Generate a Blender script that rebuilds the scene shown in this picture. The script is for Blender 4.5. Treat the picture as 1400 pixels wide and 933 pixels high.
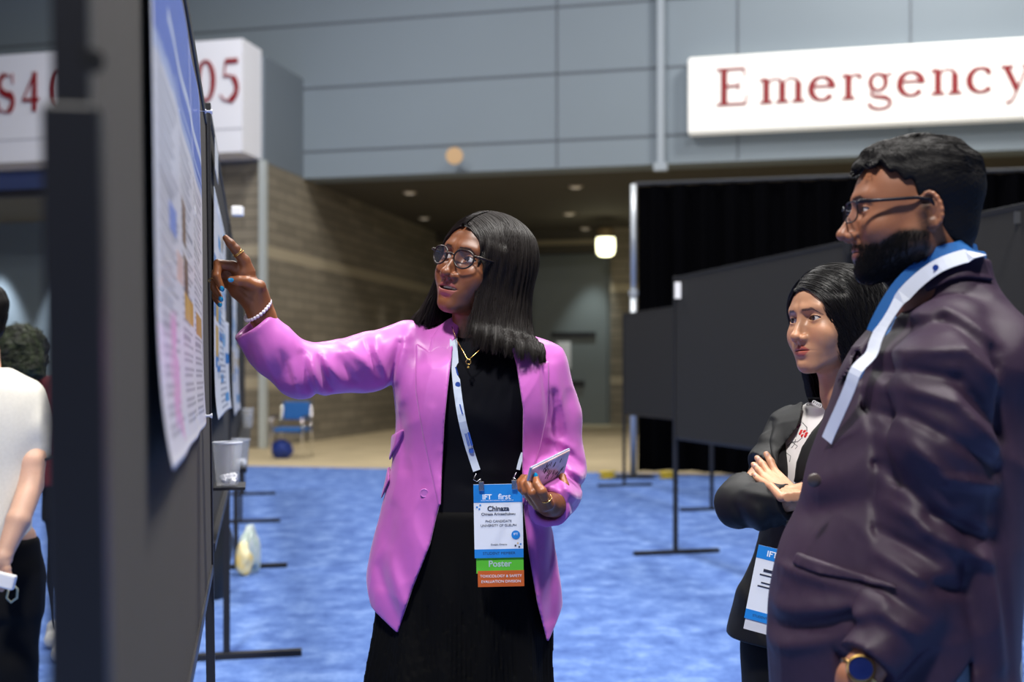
import bpy, bmesh, math, random
import numpy as np
from mathutils import Vector, Matrix
PI=math.pi
S=bpy.context.scene
for o in list(bpy.data.objects): bpy.data.objects.remove(o)
COL=S.collection
# ---------------------------------------------------------------- camera
F=1600.0; CX=700.0; HY=512.0; H=1.33       # focal length in photo pixels, horizon row, camera height
cd=bpy.data.cameras.new('camera'); cam=bpy.data.objects.new('camera',cd); COL.objects.link(cam); S.camera=cam
cam.location=(0,0,H); cam.rotation_euler=(PI/2,0,0)
cd.sensor_width=36.0; cd.lens=F/1400*36; cd.shift_y=(HY-466.5)/1400; cd.clip_start=0.05; cd.clip_end=200
cd.dof.use_dof=True; cd.dof.focus_distance=2.50; cd.dof.aperture_fstop=(F/1400*36)/14.5
def P(u,v,d):            # photo pixel at depth d -> world point
    return Vector(((u-CX)/F*d, d, H+(HY-v)/F*d))
# ---------------------------------------------------------------- world, view
w=bpy.data.worlds.new('world'); S.world=w; w.use_nodes=True
w.node_tree.nodes['Background'].inputs[0].default_value=(0.9,0.94,1.0,1)
w.node_tree.nodes['Background'].inputs[1].default_value=0.035
S.view_settings.view_transform='Standard'; S.view_settings.look='None'; S.view_settings.gamma=1
S.view_settings.use_curve_mapping=False; S.view_settings.exposure=0.0
S.cycles.max_bounces=6
S.cycles.use_denoising=True
def area(name,loc,size,power,target=None,color=(1,1,1),sizey=None,spread=None):
    l=bpy.data.lights.new(name,'AREA'); l.energy=power; l.color=color
    l.shape='RECTANGLE'; l.size=size; l.size_y=sizey or size
    if spread: l.spread=spread
    o=bpy.data.objects.new(name,l); COL.objects.link(o); o.location=loc
    if target is not None:
        o.rotation_euler=(Vector(target)-Vector(loc)).to_track_quat('-Z','Y').to_euler()
    return o
# hall high-bay lights (z about 11 m)
area('hall_light',(-1.2,-1.0,7.5),.7,640,(0.1,2.6,1.2),(1,0.97,0.92))
area('hall_light',(2.6,1.6,8.0),.7,560,(0.0,2.8,1.2),(1,0.97,0.93))
area('hall_light',(1.0,6.5,9.0),1.0,520,(0.2,2.8,1.0),(1,0.97,0.93))
area('hall_light',(-6,9,11),2.0,640,None,(1,0.98,0.95))
area('hall_light',(4,12,11),2.0,520,None,(1,0.98,0.95))
area('hall_light',(-3,15,11),2.0,620,(-3,16.0,3.5),(1,0.98,0.95))
area('hall_light',(7,15.5,11.5),2.0,680,(8,21,6),(1,0.96,0.90))
# ---------------------------------------------------------------- helpers
def tag(o,label=None,cat=None,group=None,kind=None):
    if label: o['label']=label
    if cat: o['category']=cat
    if group: o['group']=group
    if kind: o['kind']=kind
    return o
def empty(name,loc=(0,0,0),rz=0):
    o=bpy.data.objects.new(name,None); COL.objects.link(o); o.location=loc; o.rotation_euler=(0,0,rz); o.empty_display_size=.1
    return o
def link(name,me,parent=None,mat=None,smooth=False):
    o=bpy.data.objects.new(name,me); COL.objects.link(o)
    if mat is not None: me.materials.append(mat)
    if smooth:
        me.polygons.foreach_set('use_smooth',[True]*len(me.polygons))
    if parent is not None:
        o.parent=parent
        bpy.context.view_layer.update()
        o.matrix_parent_inverse=parent.matrix_world.inverted()
    return o
def mesh_from(name,v,f):
    me=bpy.data.meshes.new(name); me.from_pydata([tuple(x) for x in v],[],[tuple(x) for x in f]); me.update(); return me
def copy_tree(o,parent=None):
    c=o.copy(); COL.objects.link(c); c.parent=parent
    for ch in list(o.children): copy_tree(ch,c)
    return c
class MB:
    def __init__(s): s.v=[]; s.f=[]
    def add(s,v,f):
        n=len(s.v); s.v+= [tuple(x) for x in v]; s.f+=[tuple(i+n for i in q) for q in f]; return s
    def box(s,c,d,R=None):
        c=Vector(c); vs=[]
        for z in(-1,1):
            for y in(-1,1):
                for x in(-1,1):
                    q=Vector((x*d[0]/2,y*d[1]/2,z*d[2]/2))
                    if R is not None: q=R@q
                    vs.append(c+q)
        return s.add(vs,[(0,2,3,1),(4,5,7,6),(0,1,5,4),(2,6,7,3),(0,4,6,2),(1,3,7,5)])
    def tube(s,pts,r,n=8,caps=True):
        pts=[Vector(p) for p in pts]; m=len(pts); rr=r if hasattr(r,'__len__') else [r]*m
        vs=[];prev=None
        for i,p in enumerate(pts):
            t=(pts[min(i+1,m-1)]-pts[max(i-1,0)]).normalized()
            if prev is None:
                a=Vector((0,0,1)) if abs(t.z)<.9 else Vector((1,0,0))
                u=t.cross(a).normalized()
            else:
                u=(prev-t*prev.dot(t)).normalized()
            prev=u; w_=t.cross(u)
            for k in range(n):
                a=2*PI*k/n; vs.append(p+(u*math.cos(a)+w_*math.sin(a))*rr[i])
        fs=[]
        for i in range(m-1):
            for k in range(n):
                fs.append((i*n+k,i*n+(k+1)%n,(i+1)*n+(k+1)%n,(i+1)*n+k))
        if caps: fs.append(tuple(range(n-1,-1,-1))); fs.append(tuple((m-1)*n+k for k in range(n)))
        return s.add(vs,fs)
    def lathe(s,prof,c=(0,0,0),n=32,M=None):
        vs=[];fs=[];c=Vector(c)
        for r,z in prof:
            for k in range(n):
                a=2*PI*k/n; q=Vector((r*math.cos(a),r*math.sin(a),z))
                if M is not None: q=M@q
                vs.append(c+q)
        for i in range(len(prof)-1):
            for k in range(n):
                fs.append((i*n+k,i*n+(k+1)%n,(i+1)*n+(k+1)%n,(i+1)*n+k))
        return s.add(vs,fs)
    def prism(s,poly,t,M):      # 2D outline extruded by t along local z, placed by 4x4 matrix M
        n=len(poly); vs=[M@Vector((x,y,0)) for x,y in poly]+[M@Vector((x,y,t)) for x,y in poly]
        fs=[tuple(range(n-1,-1,-1)),tuple(range(n,2*n))]+[(i,(i+1)%n,n+(i+1)%n,n+i) for i in range(n)]
        return s.add(vs,fs)
    def build(s,name,mat,parent=None,smooth=False,bevel=0):
        o=link(name,mesh_from(name,s.v,s.f),parent,mat,smooth)
        if bevel:
            b=o.modifiers.new('bevel','BEVEL'); b.width=bevel; b.segments=2; b.limit_method='ANGLE'
        return o
_mats={}
def mat(name,col,rough=.6,metal=0,noise=0,nscale=8,bump=0,bscale=60,emis=0,sheen=0,spec=None,col2=None,trans=0,alpha=1,attr=None,coat=0,aniso=None,stretch=(1,1,1),sss=0):
    if name in _mats: return _mats[name]
    m=bpy.data.materials.new(name); m.use_nodes=True; nt=m.node_tree; b=nt.nodes['Principled BSDF']
    b.inputs['Base Color'].default_value=(*col,1); b.inputs['Roughness'].default_value=rough; b.inputs['Metallic'].default_value=metal
    if spec is not None: b.inputs['Specular IOR Level'].default_value=spec
    if sheen: b.inputs['Sheen Weight'].default_value=sheen; b.inputs['Sheen Roughness'].default_value=.4
    if coat: b.inputs['Coat Weight'].default_value=coat
    if trans: b.inputs['Transmission Weight'].default_value=trans
    if alpha<1: b.inputs['Alpha'].default_value=alpha
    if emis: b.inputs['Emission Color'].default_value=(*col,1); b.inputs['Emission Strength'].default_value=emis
    if sss:
        b.inputs['Subsurface Weight'].default_value=sss; b.inputs['Subsurface Radius'].default_value=(.012,.005,.003); b.inputs['Subsurface Scale'].default_value=1.0
    tc=nt.nodes.new('ShaderNodeTexCoord'); mp=nt.nodes.new('ShaderNodeMapping'); nt.links.new(tc.outputs['Object'],mp.inputs[0]); mp.inputs['Scale'].default_value=stretch
    src=None
    if attr:
        a=nt.nodes.new('ShaderNodeAttribute'); a.attribute_name=attr; src=a.outputs['Color']
        nt.links.new(src,b.inputs['Base Color'])
    if noise:
        n=nt.nodes.new('ShaderNodeTexNoise'); n.inputs['Scale'].default_value=nscale; n.inputs['Detail'].default_value=5
        nt.links.new(mp.outputs[0],n.inputs['Vector'])
        if src is not None:
            mx=nt.nodes.new('ShaderNodeMix'); mx.data_type='RGBA'; mx.blend_type='MULTIPLY'; mx.inputs[0].default_value=1
            rp=nt.nodes.new('ShaderNodeValToRGB'); rp.color_ramp.elements[0].position=.3; rp.color_ramp.elements[1].position=.7
            rp.color_ramp.elements[0].color=(1-noise,1-noise,1-noise,1); rp.color_ramp.elements[1].color=(1,1,1,1)
            nt.links.new(n.outputs[0],rp.inputs[0]); nt.links.new(src,mx.inputs[6]); nt.links.new(rp.outputs[0],mx.inputs[7]); nt.links.new(mx.outputs[2],b.inputs['Base Color'])
        else:
            rp=nt.nodes.new('ShaderNodeValToRGB'); c2=col2 or tuple(c*(1-noise) for c in col)
            rp.color_ramp.elements[0].color=(*c2,1); rp.color_ramp.elements[1].color=(*col,1)
            rp.color_ramp.elements[0].position=.35; rp.color_ramp.elements[1].position=.65
            nt.links.new(n.outputs[0],rp.inputs[0]); nt.links.new(rp.outputs[0],b.inputs['Base Color'])
    if bump:
        n=nt.nodes.new('ShaderNodeTexNoise'); n.inputs['Scale'].default_value=bscale; n.inputs['Detail'].default_value=4
        nt.links.new(mp.outputs[0],n.inputs['Vector'])
        bp=nt.nodes.new('ShaderNodeBump'); bp.inputs['Strength'].default_value=bump; bp.inputs['Distance'].default_value=.01
        nt.links.new(n.outputs[0],bp.inputs['Height']); nt.links.new(bp.outputs[0],b.inputs['Normal'])
    _mats[name]=m; return m
def set_col(me,cols,name='Col'):
    a=me.color_attributes.new(name,'FLOAT_COLOR','POINT')
    c=np.ones((len(me.vertices),4),np.float32); c[:,:3]=cols
    a.data.foreach_set('color',c.ravel())
def srgb(r,g,b):
    f=lambda c:(c/255/12.92 if c/255<=.04045 else ((c/255+.055)/1.055)**2.4)
    return (f(r),f(g),f(b))
# ---------------------------------------------------------------- building frame
AX=Vector((4.3,-1,0)).normalized(); NX=Vector((1,4.3,0)).normalized(); W0=Vector((-4.08,22.9,0))
BR=Matrix((AX,NX,Vector((0,0,1)))).transposed()
def B(s,t,z=0): return W0+AX*s+NX*t+Vector((0,0,z))
def bbox(mb,s0,s1,t0,t1,z0,z1): return mb.box(B((s0+s1)/2,(t0+t1)/2,(z0+z1)/2),(s1-s0,t1-t0,z1-z0),BR)
def struct(name,mb,m,**k): return tag(mb.build(name,m,**k),kind='structure')
# carpet material: mottled blue
def carpet_mat():
    m=bpy.data.materials.new('blue_carpet'); m.use_nodes=True; nt=m.node_tree; b=nt.nodes['Principled BSDF']; b.inputs['Roughness'].default_value=.95
    
    tc=nt.nodes.new('ShaderNodeTexCoord'); mp=nt.nodes.new('ShaderNodeMapping'); mp.inputs['Scale'].default_value=(1,.8,1); nt.links.new(tc.outputs['Object'],mp.inputs[0])
    n1=nt.nodes.new('ShaderNodeTexNoise'); n1.inputs['Scale'].default_value=5.5; n1.inputs['Detail'].default_value=9; n1.inputs['Roughness'].default_value=.68
    nt.links.new(mp.outputs[0],n1.inputs['Vector'])
    rp=nt.nodes.new('ShaderNodeValToRGB'); e=rp.color_ramp.elements
    e[0].position=.33; e[0].color=(*srgb(54,84,150),1); e[1].position=.68; e[1].color=(*srgb(118,148,204),1)
    x=e.new(.5); x.color=(*srgb(82,114,178),1)
    nt.links.new(n1.outputs[0],rp.inputs[0]); nt.links.new(rp.outputs[0],b.inputs['Base Color'])
    n2=nt.nodes.new('ShaderNodeTexNoise'); n2.inputs['Scale'].default_value=300; bp=nt.nodes.new('ShaderNodeBump'); bp.inputs['Strength'].default_value=.5; bp.inputs['Distance'].default_value=.01
    nt.links.new(n2.outputs[0],bp.inputs['Height']); nt.links.new(bp.outputs[0],b.inputs['Normal'])
    return m
def block_mat():
    m=bpy.data.materials.new('tan_block'); m.use_nodes=True; nt=m.node_tree; b=nt.nodes['Principled BSDF']; b.inputs['Roughness'].default_value=.85
    tc=nt.nodes.new('ShaderNodeTexCoord'); mp=nt.nodes.new('ShaderNodeMapping'); nt.links.new(tc.outputs['UV'],mp.inputs[0])
    br=nt.nodes.new('ShaderNodeTexBrick'); br.inputs['Scale'].default_value=1; br.inputs['Brick Width'].default_value=.8; br.inputs['Row Height'].default_value=.2
    br.inputs['Mortar Size'].default_value=.012; br.inputs['Color1'].default_value=(*srgb(142,133,116),1); br.inputs['Color2'].default_value=(*srgb(122,114,99),1); br.inputs['Mortar'].default_value=(*srgb(96,89,78),1)
    nt.links.new(mp.outputs[0],br.inputs['Vector']); 
    sp=nt.nodes.new('ShaderNodeSeparateXYZ'); nt.links.new(mp.outputs[0],sp.inputs[0])
    # a pale course every 2.4 m
    mo=nt.nodes.new('ShaderNodeMath'); mo.operation='PINGPONG'; mo.inputs[1].default_value=1.2; nt.links.new(sp.outputs[1],mo.inputs[0])
    lt=nt.nodes.new('ShaderNodeMath'); lt.operation='LESS_THAN'; lt.inputs[1].default_value=.1; nt.links.new(mo.outputs[0],lt.inputs[0])
    mx=nt.nodes.new('ShaderNodeMix'); mx.data_type='RGBA'; nt.links.new(lt.outputs[0],mx.inputs[0]); nt.links.new(br.outputs[0],mx.inputs[6]); mx.inputs[7].default_value=(*srgb(172,160,136),1)
    nt.links.new(mx.outputs[2],b.inputs['Base Color'])
    return m
M_carpet=carpet_mat(); M_block=block_mat()
M_panel=mat('grey_blue_panel',srgb(128,140,150),.7,noise=.05,nscale=.3)
M_joint=mat('panel_joint',srgb(92,99,108),.8)
M_tan=mat('tan_concrete',srgb(196,178,142),.75,noise=.18,nscale=1.3)
M_soff=mat('soffit_paint',srgb(80,76,68),.9)
M_white=mat('white_sign_face',srgb(240,240,242),.6)
M_red=mat('dark_red_letter',srgb(140,20,30),.6)
M_blackm=mat('black_metal',srgb(34,34,37),.45,spec=.4)
M_felt=mat('black_felt_panel',srgb(30,28,26),.95,noise=.12,nscale=160,bump=.2,bscale=500)
M_felt2=mat('grey_felt_panel',srgb(60,55,47),.95,noise=.12,nscale=160,bump=.2,bscale=500)
def uvbox(o,kind):     # planar uv along building axes, metres
    me=o.data; uv=me.uv_layers.new(name='UVMap')
    for p in me.polygons:
        for li in p.loop_indices:
            co=me.vertices[me.loops[li].vertex_index].co-W0
            s,t=co.dot(AX),co.dot(NX)
            uv.data[li].uv=((t if abs(p.normal.dot(AX))>.7 else s),co.z-1.17)
# floor: one slab to the far wall, carpet ends at t=-? (photo row 635)
struct('floor',MB().box((0,30,-.1),(90,90,.19)),M_tan)
MBc=MB(); c=[B(-22,-26-8),B(26,-26-8),B(26,-5.75),B(-22,-5.75)]
MBc.add([(p.x,p.y,-.006) for p in c]+[(p.x,p.y,.004) for p in c],[(0,3,2,1),(4,5,6,7),(0,1,5,4),(1,2,6,5),(2,3,7,6),(3,0,4,7)])
struct('trim_1',MBc,M_carpet)['label']='blue mottled carpet laid over the hall floor'
struct('ceiling',bbox(MB(),-30,30,-45,12,12.5,12.7),mat('hall_ceiling',srgb(70,72,76),.9))
# upper wall above the opening
struct('wall_front',bbox(MB(),-16,22,0,.6,5.16,12.5),M_panel)
jt=MB()
for z in (5.68,6.92,8.16,9.4): bbox(jt,-16,22,-.012,.02,z-.02,z+.02)
for s in (-12.0,-6.9,5.05,8.35,11.3,14.3): bbox(jt,s-.016,s+.016,-.012,.02,5.2,12.4)
struct('trim_2',jt,M_joint)
cp=MB()
for s in (6.98,): 
    bbox(cp,s-.06,s+.06,-.14,-.02,5.05,12.4)
bbox(cp,6.86,7.1,-.18,-.02,5.02,5.16)
tag(cp.build('conduit',mat('pale_conduit',srgb(158,168,178),.5)),'pale grey vertical conduit pipe running down the upper hall wall','pipe')
# tower at the left of the opening
uvbox(struct('wall_left',bbox(MB(),-2.4,0,-1.78,9.4,0,5.18),M_block),0)
struct('wall_tower',bbox(MB(),-16,0,-1.78,.1,5.18,7.1),mat('dark_panel',srgb(108,118,128),.7))
tag(bbox(MB(),-.04,.08,-1.92,-1.80,0,5.18).build('corner_pipe',mat('white_pipe',srgb(176,182,180),.5)),'pale vertical corner pipe on the block pier beneath the room sign','pipe')
# recess to the left behind the walkway
struct('wall_recess',bbox(MB(),-16,-2.4,2.8,3.0,0,5.18),mat('recess_wall',srgb(150,168,184),.6))
struct('trim_3',bbox(MB(),-16,-2.4,-1.78,-1.5,4.86,5.2),mat('blue_fascia',srgb(88,104,150),.6))
struct('trim_4',bbox(MB(),-16,-2.4,-1.74,-1.6,4.72,4.86),mat('dark_fascia',srgb(48,48,54),.6))
struct('trim_5',MB().add([B(-16,-1.5,4.9),B(-2.4,-1.5,4.9),B(-2.4,2.8,4.9),B(-16,2.8,4.9)],[(0,1,2,3)]),mat('recess_soffit',srgb(120,118,116),.9))
# corridor
struct('wall_back',bbox(MB(),-1,22,9.4,9.7,0,5.3),mat('corridor_back',srgb(104,112,112),.5))
struct('trim_6',bbox(MB(),-1,22,9.0,9.4,4.55,5.2),M_soff)
struct('trim_7',bbox(MB(),-1,22,8.94,9.02,4.75,4.87),mat('header_line',srgb(150,140,116),.7))
uvbox(struct('wall_pilaster',bbox(MB(),4.75,6.3,8.9,9.4,0,5.2),M_block),0)
struct('trim_8',bbox(MB(),-.5,22,.6,9.5,5.16,5.3),M_soff)
struct('wall_right',bbox(MB(),21.5,22,-24,12,0,12.5),M_panel)
# doors in the corridor end wall
dm=mat('door_paint',srgb(112,120,120),.45)
for i,(s0,s1) in enumerate(((.6,2.55),(2.62,4.6))):
    d=struct('door_%d'%(i+1),bbox(MB(),s0,s1,9.33,9.42,0,4.5),dm)
    bbox(MB(),(s1-.25 if i==0 else s0+.12),(s1-.12 if i==0 else s0+.25),9.25,9.33,.95,1.25).build('door_handle',M_blackm,d)
bd=bbox(MB(),3.1,4.3,9.27,9.33,2.32,2.45)
tag(bd.build('door_closer',M_blackm),'dark bar fixed across the far grey corridor door','door closer')
tag(bbox(MB(),3.25,3.62,9.3,9.34,1.48,2.2).build('notice',M_white),'white paper notice on the far grey corridor door','paper notice')
tag(bbox(MB(),3.2,4.0,9.27,9.35,1.0,1.16).build('push_bar',M_blackm),'dark push bar below the notice on the corridor door','push bar')
# -- recessed lights in the corridor soffit
M_lamp=mat('lamp_glass',(1,.95,.85),.4,emis=1.2)
for u,v,lab in ((560,263,'round downlight in the corridor soffit, leftmost and nearest'),(787,255,'round downlight in the corridor soffit, near and right, above the exit light'),
            (580,298,'small round downlight in the soffit, further back at left'),(778,292,'small round downlight in the soffit, middle right'),(800,312,'faint downlight deepest in the soffit')):
    Y=(5.16-H)*F/(HY-v); p=P(u,v,Y)
    r=empty('downlight',(p.x,p.y,5.16)); tag(r,lab,'downlight','round downlights in the corridor soffit')
    MB().lathe([(0.0,-.03),(.10,-.03),(.13,-.02),(.15,0),(.15,.02)],(p.x,p.y,5.16),24).build('trim_ring',mat('downlight_ring',srgb(190,178,160),.5),r)
    MB().lathe([(0,-.036),(.095,-.036),(.095,-.02)],(p.x,p.y,5.16),24).build('lens',mat('downlight_lens',(.9,.8,.65),.4,emis=.25),r)
r=empty('sensor',tuple(P(622,216,21.9))); tag(r,'small tan dome sensor on the grey wall above the opening','sensor')
q=P(622,216,21.95); MB().lathe([(0,-.13),(.05,-.12),(.1,-.08),(.13,0),(.13,.06),(.16,.06),(.16,.1),(0,.1)],q-Vector((0,.12,0)),20,Matrix.Rotation(PI/2,3,'X')).build('dome',mat('tan_dome',srgb(196,160,116),.5),r)
# lit fixture hanging at the corridor end
q=P(828,333,28.5); r=empty('exit_light',q); tag(r,'glowing yellow-green light fixture hanging at the corridor end','light fixture')
MB().lathe([(0,.42),(.17,.42),(.2,.36),(.2,.2),(.22,.18)],q-Vector((0,0,.05)),20).build('housing',mat('fixture_housing',srgb(170,150,110),.5),r)
MB().lathe([(0,-.26),(.14,-.25),(.21,-.19),(.23,0),(.22,.18),(0,.18)],q-Vector((0,0,.05)),20).build('globe',mat('fixture_globe',(1,.98,.62),.4,emis=4),r)
lt=bpy.data.lights.new('exit_lamp','POINT'); lt.energy=14; lt.color=(1,.95,.7); lt.shadow_soft_size=.2; lo=bpy.data.objects.new('exit_lamp',lt); COL.objects.link(lo); lo.location=q-Vector((0,.3,.5))
def spot(loc,tgt,e,ang,blend=.6,col=(1,1,1)):
    l=bpy.data.lights.new('wall_washer','SPOT'); l.energy=e; l.spot_size=math.radians(ang); l.spot_blend=blend; l.color=col; l.shadow_soft_size=.08
    o=bpy.data.objects.new('wall_washer',l); COL.objects.link(o); o.location=loc; o.rotation_euler=(Vector(tgt)-Vector(loc)).to_track_quat('-Z','Y').to_euler()
for t,e in ((4.6,110),(6.1,90),(7.6,70)): spot(B(.75,t,5.0),B(.1,t,.6),e,26,.8,(1,.94,.84))
spot(B(4.4,8.4,5.0),B(4.0,9.3,.5),300,50,.8,(.9,1,1))
for s,e in ((-5.3,700),(-7.1,800),(-8.9,700)): spot(B(s,2.1,4.8),B(s,2.75,.4),e,46,.7,(.95,.98,1))
# -- letters: strokes with serifs, unit em height 1
def stroke(pts,wd,n=10):       # polyline with widths -> list of quads (2D)
    out=[]
    L=[];R=[]
    for i,p in enumerate(pts):
        a=pts[max(i-1,0)];b=pts[min(i+1,len(pts)-1)]
        dx,dy=b[0]-a[0],b[1]-a[1]; l=math.hypot(dx,dy) or 1
        w_=(wd[i] if hasattr(wd,'__len__') else wd)/2
        L.append((p[0]-dy/l*w_,p[1]+dx/l*w_)); R.append((p[0]+dy/l*w_,p[1]-dx/l*w_))
    for i in range(len(pts)-1): out.append((R[i],R[i+1],L[i+1],L[i]))
    return out
def arc(cx,cy,rx,ry,a0,a1,n=22): return [(cx+rx*math.cos(math.radians(a0+(a1-a0)*i/n)),cy+ry*math.sin(math.radians(a0+(a1-a0)*i/n))) for i in range(n+1)]
def aw(a0,a1,thick,thin,n=22):   # thick near vertical parts of a round stroke
    return [thin+(thick-thin)*abs(math.cos(math.radians(a0+(a1-a0)*i/n)))**1.3 for i in range(n+1)]
TK,TN=.12,.048
def ser(x,y,w_=.24): return stroke([(x-w_/2,y),(x+w_/2,y)],TN)
def glyph(c):
    q=[]
    if c=='E':
        q+=stroke([(.14,0),(.14,.68)],TK)+stroke([(0,.017),(.56,.017)],TN)+stroke([(0,.663),(.54,.663)],TN)+stroke([(.14,.35),(.42,.35)],TN)
        q+=stroke([(.54,0),(.58,.19)],[.04,.02])+stroke([(.52,.68),(.545,.51)],[.04,.02])+stroke([(.42,.27),(.42,.43)],.03); w_=.62
    elif c in 'mnr':
        k={'m':2,'n':1,'r':0}[c]
        q+=stroke([(.12,0),(.12,.44)],TK)+ser(.12,.015)+stroke([(0,.42),(.12,.45)],TN)
        x=.12
        for i in range(k):
            q+=stroke([(x+.03,.33)]+arc(x+.17,.34,.13,.1,150,10,12),[.03]*10+[.06]*4)+stroke([(x+.3,0),(x+.3,.36)],TK)+ser(x+.3,.015); x+=.3
        if c=='r': q+=stroke([(.16,.33)]+arc(.26,.36,.1,.08,150,50,8),.04)+stroke(arc(.33,.4,.02,.02,0,360,10),.05); w_=.4
        else: w_=x+.14
    elif c=='e':
        q+=stroke(arc(.24,.22,.2,.21,0,325),aw(0,325,TK,TN))+stroke([(.06,.26),(.43,.26)],TN); w_=.48
    elif c=='c':
        q+=stroke(arc(.24,.22,.2,.21,40,320),aw(40,320,TK,TN))+stroke(arc(.38,.35,.02,.02,0,360,10),.05); w_=.46
    elif c=='g':
        q+=stroke(arc(.22,.28,.14,.15,0,360),aw(0,360,.09,TN))+stroke([(.34,.4),(.47,.42)],.04)
        q+=stroke([(.12,.16),(.08,.08),(.14,.03),(.36,.0),(.45,-.07)],[.03,.05,.06,.08,.06])+stroke(arc(.25,-.1,.19,.1,10,-190),aw(10,-190,.06,TN)); w_=.5
    elif c=='y':
        q+=stroke([(.08,.43),(.27,.02)],.1)+stroke([(.44,.43),(.24,-.06),(.16,-.19),(.08,-.2)],[.035,.035,.04,.06])+ser(.1,.43,.22)+ser(.44,.43,.16); w_=.5
    elif c=='S':
        q+=stroke(arc(.27,.5,.17,.165,50,250)+[(.36,.3)]+[(x,y) for x,y in arc(.27,.185,.19,.175,50,-140)],[.03]*6+[.09]*12+[.12]*12+[.11]*8+[.03]*9); q+=stroke([(.46,.5),(.45,.68)],.025)+stroke([(.07,.2),(.07,.0)],.025); w_=.55
    elif c=='4':
        q+=stroke([(.35,0),(.35,.68)],TK)+stroke([(.03,.2),(.48,.2)],.06)+stroke([(.03,.2),(.35,.66)],.035); w_=.53
    elif c=='0':
        q+=stroke(arc(.25,.34,.19,.33,0,360,30),aw(0,360,TK,TN,30)); w_=.52
    elif c=='5':
        q+=stroke([(.14,.65),(.45,.65)],.08)+stroke([(.14,.66),(.1,.4)],.035)+stroke([(.1,.4)]+arc(.2,.2,.22,.21,80,-150,24),[.04]*4+[.11]*14+[.03]*8); w_=.53
    return q,w_
def word(mb,txt,M,size,track,t=.03):
    x=0
    for c in txt:
        q,w_=glyph(c)
        for k,f in enumerate(q):
            n=4; z0=-.0002*k
            vs=[M@Vector(((x+a)*size,b*size,0.0005*(k%5))) for a,b in f]+[M@Vector(((x+a)*size,b*size,t+0.0005*(k%5))) for a,b in f]
            mb.add(vs,[(4,5,6,7),(3,2,1,0)]+[(i,(i+1)%4,4+(i+1)%4,4+i) for i in range(4)])
        x+=w_+track
    return x*size
def bm4(s,t,z):    # matrix: local x along wall, local y up, local z toward the hall
    M=Matrix.Identity(4); 
    for i in range(3): M[i][0]=AX[i]; M[i][1]=(0,0,1)[i]; M[i][2]=-NX[i]; M[i][3]=B(s,t,z)[i]
    return M
# emergency sign: left edge photo x=942
r=empty('emergency_sign',B(7.45,-.2,5.62)); tag(r,'long white wall sign with red lettering reading Emergency','sign')
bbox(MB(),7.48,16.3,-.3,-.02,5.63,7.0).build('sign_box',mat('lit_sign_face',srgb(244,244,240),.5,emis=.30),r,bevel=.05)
def s_of(u,t):     # where photo column u meets the plane t
    k=(u-CX)/F; b=W0+NX*t
    return (k*b.y-b.x)/(AX.x-k*AX.y)
def letters(root,items,t,z,size,sx):
    for c,u in items:
        mb=MB(); M=bm4(s_of(u,t),t,z)@Matrix.Diagonal((sx,1,1,1)); word(mb,c,M,size,0,.02)
        bm=bmesh.new(); me=mesh_from('x',mb.v,mb.f); mb.build('letter',M_red,root); bpy.data.meshes.remove(me); bm.free()
letters(r,list(zip('Emergency',(980,1039,1106,1151,1184,1227,1273,1322,1369))),-.30,6.10,.96,.95)
# room sign S405
r=empty('room_sign',B(-2,-2.5,5.2)); tag(r,'white boxed room sign reading S405 on the hall pier','sign')
bbox(MB(),-16,-.05,-2.55,-1.78,5.22,7.2).build('sign_box',mat('room_sign_face',srgb(236,236,242),.6),r)
bbox(MB(),-16,-.045,-2.56,-2.54,5.62,5.64).build('panel_seam',mat('seam_grey',srgb(190,190,196),.7),r)
letters(r,(('S',-5),('4',30),('0',70),('0',268),('5',301)),-2.56,6.13,1.05,.72)
# ---------------------------------------------------------------- poster boards
def dirrot(d):      # rotation whose local x runs along d (xy), z up
    d=Vector((d[0],d[1],0)).normalized(); n=Vector((-d.y,d.x,0)); return Matrix((d,n,Vector((0,0,1)))).transposed()
def board(x0,y0,dx,length,label,group,z0=.85,z1=2.05,face=1,feet=True,M=M_felt,near_sleeve=False,ledge=False,th=.022,post=.03,legs=(True,True),top_off=0):
    """board whose front face starts at (x0,y0) and runs toward (dx,1); face=+1: thickness to the left of travel"""
    R=dirrot((dx,1)); d=R@Vector((1,0,0)); n=R@Vector((0,1,0)); o0=Vector((x0,y0,0)); L=length
    r=empty('display_board',(x0+d.x*L/2,y0+d.y*L/2,0)); tag(r,label,'display board',group)
    def at(a,b,z): return o0+d*a+n*b+Vector((0,0,z))
    def bx(a0,a1,b0,b1,c0,c1,mb): return mb.box(at((a0+a1)/2,(b0+b1)/2,(c0+c1)/2),(a1-a0,b1-b0,c1-c0),R)
    bx(post,L-post,.004,th-.002,z0+.02,z1-.02,MB()).build('panel',M,r)
    bx(post,L-post,0,th,z1-.025,z1,MB()).build('top_rail',M_blackm,r,bevel=.002)
    b0=-ledge if ledge else 0
    bx(post,L-post,b0,th,z0,z0+.025,MB()).build('bottom_rail',M_blackm,r,bevel=.002)
    for k,a in enumerate((0,L-post)):
        bx(a,a+post,-.001,post,0 if legs[k] else z0,z1+.005,MB()).build('post',M_blackm,r,bevel=.002)
        if feet and legs[k]: bx(a-.005,a+post+.005,-.33,.34,0.004,.035,MB()).build('foot',M_blackm,r,bevel=.003)
    return r,at,R
G1='poster boards in the row on the left'; G2='empty poster boards on the right'
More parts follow.
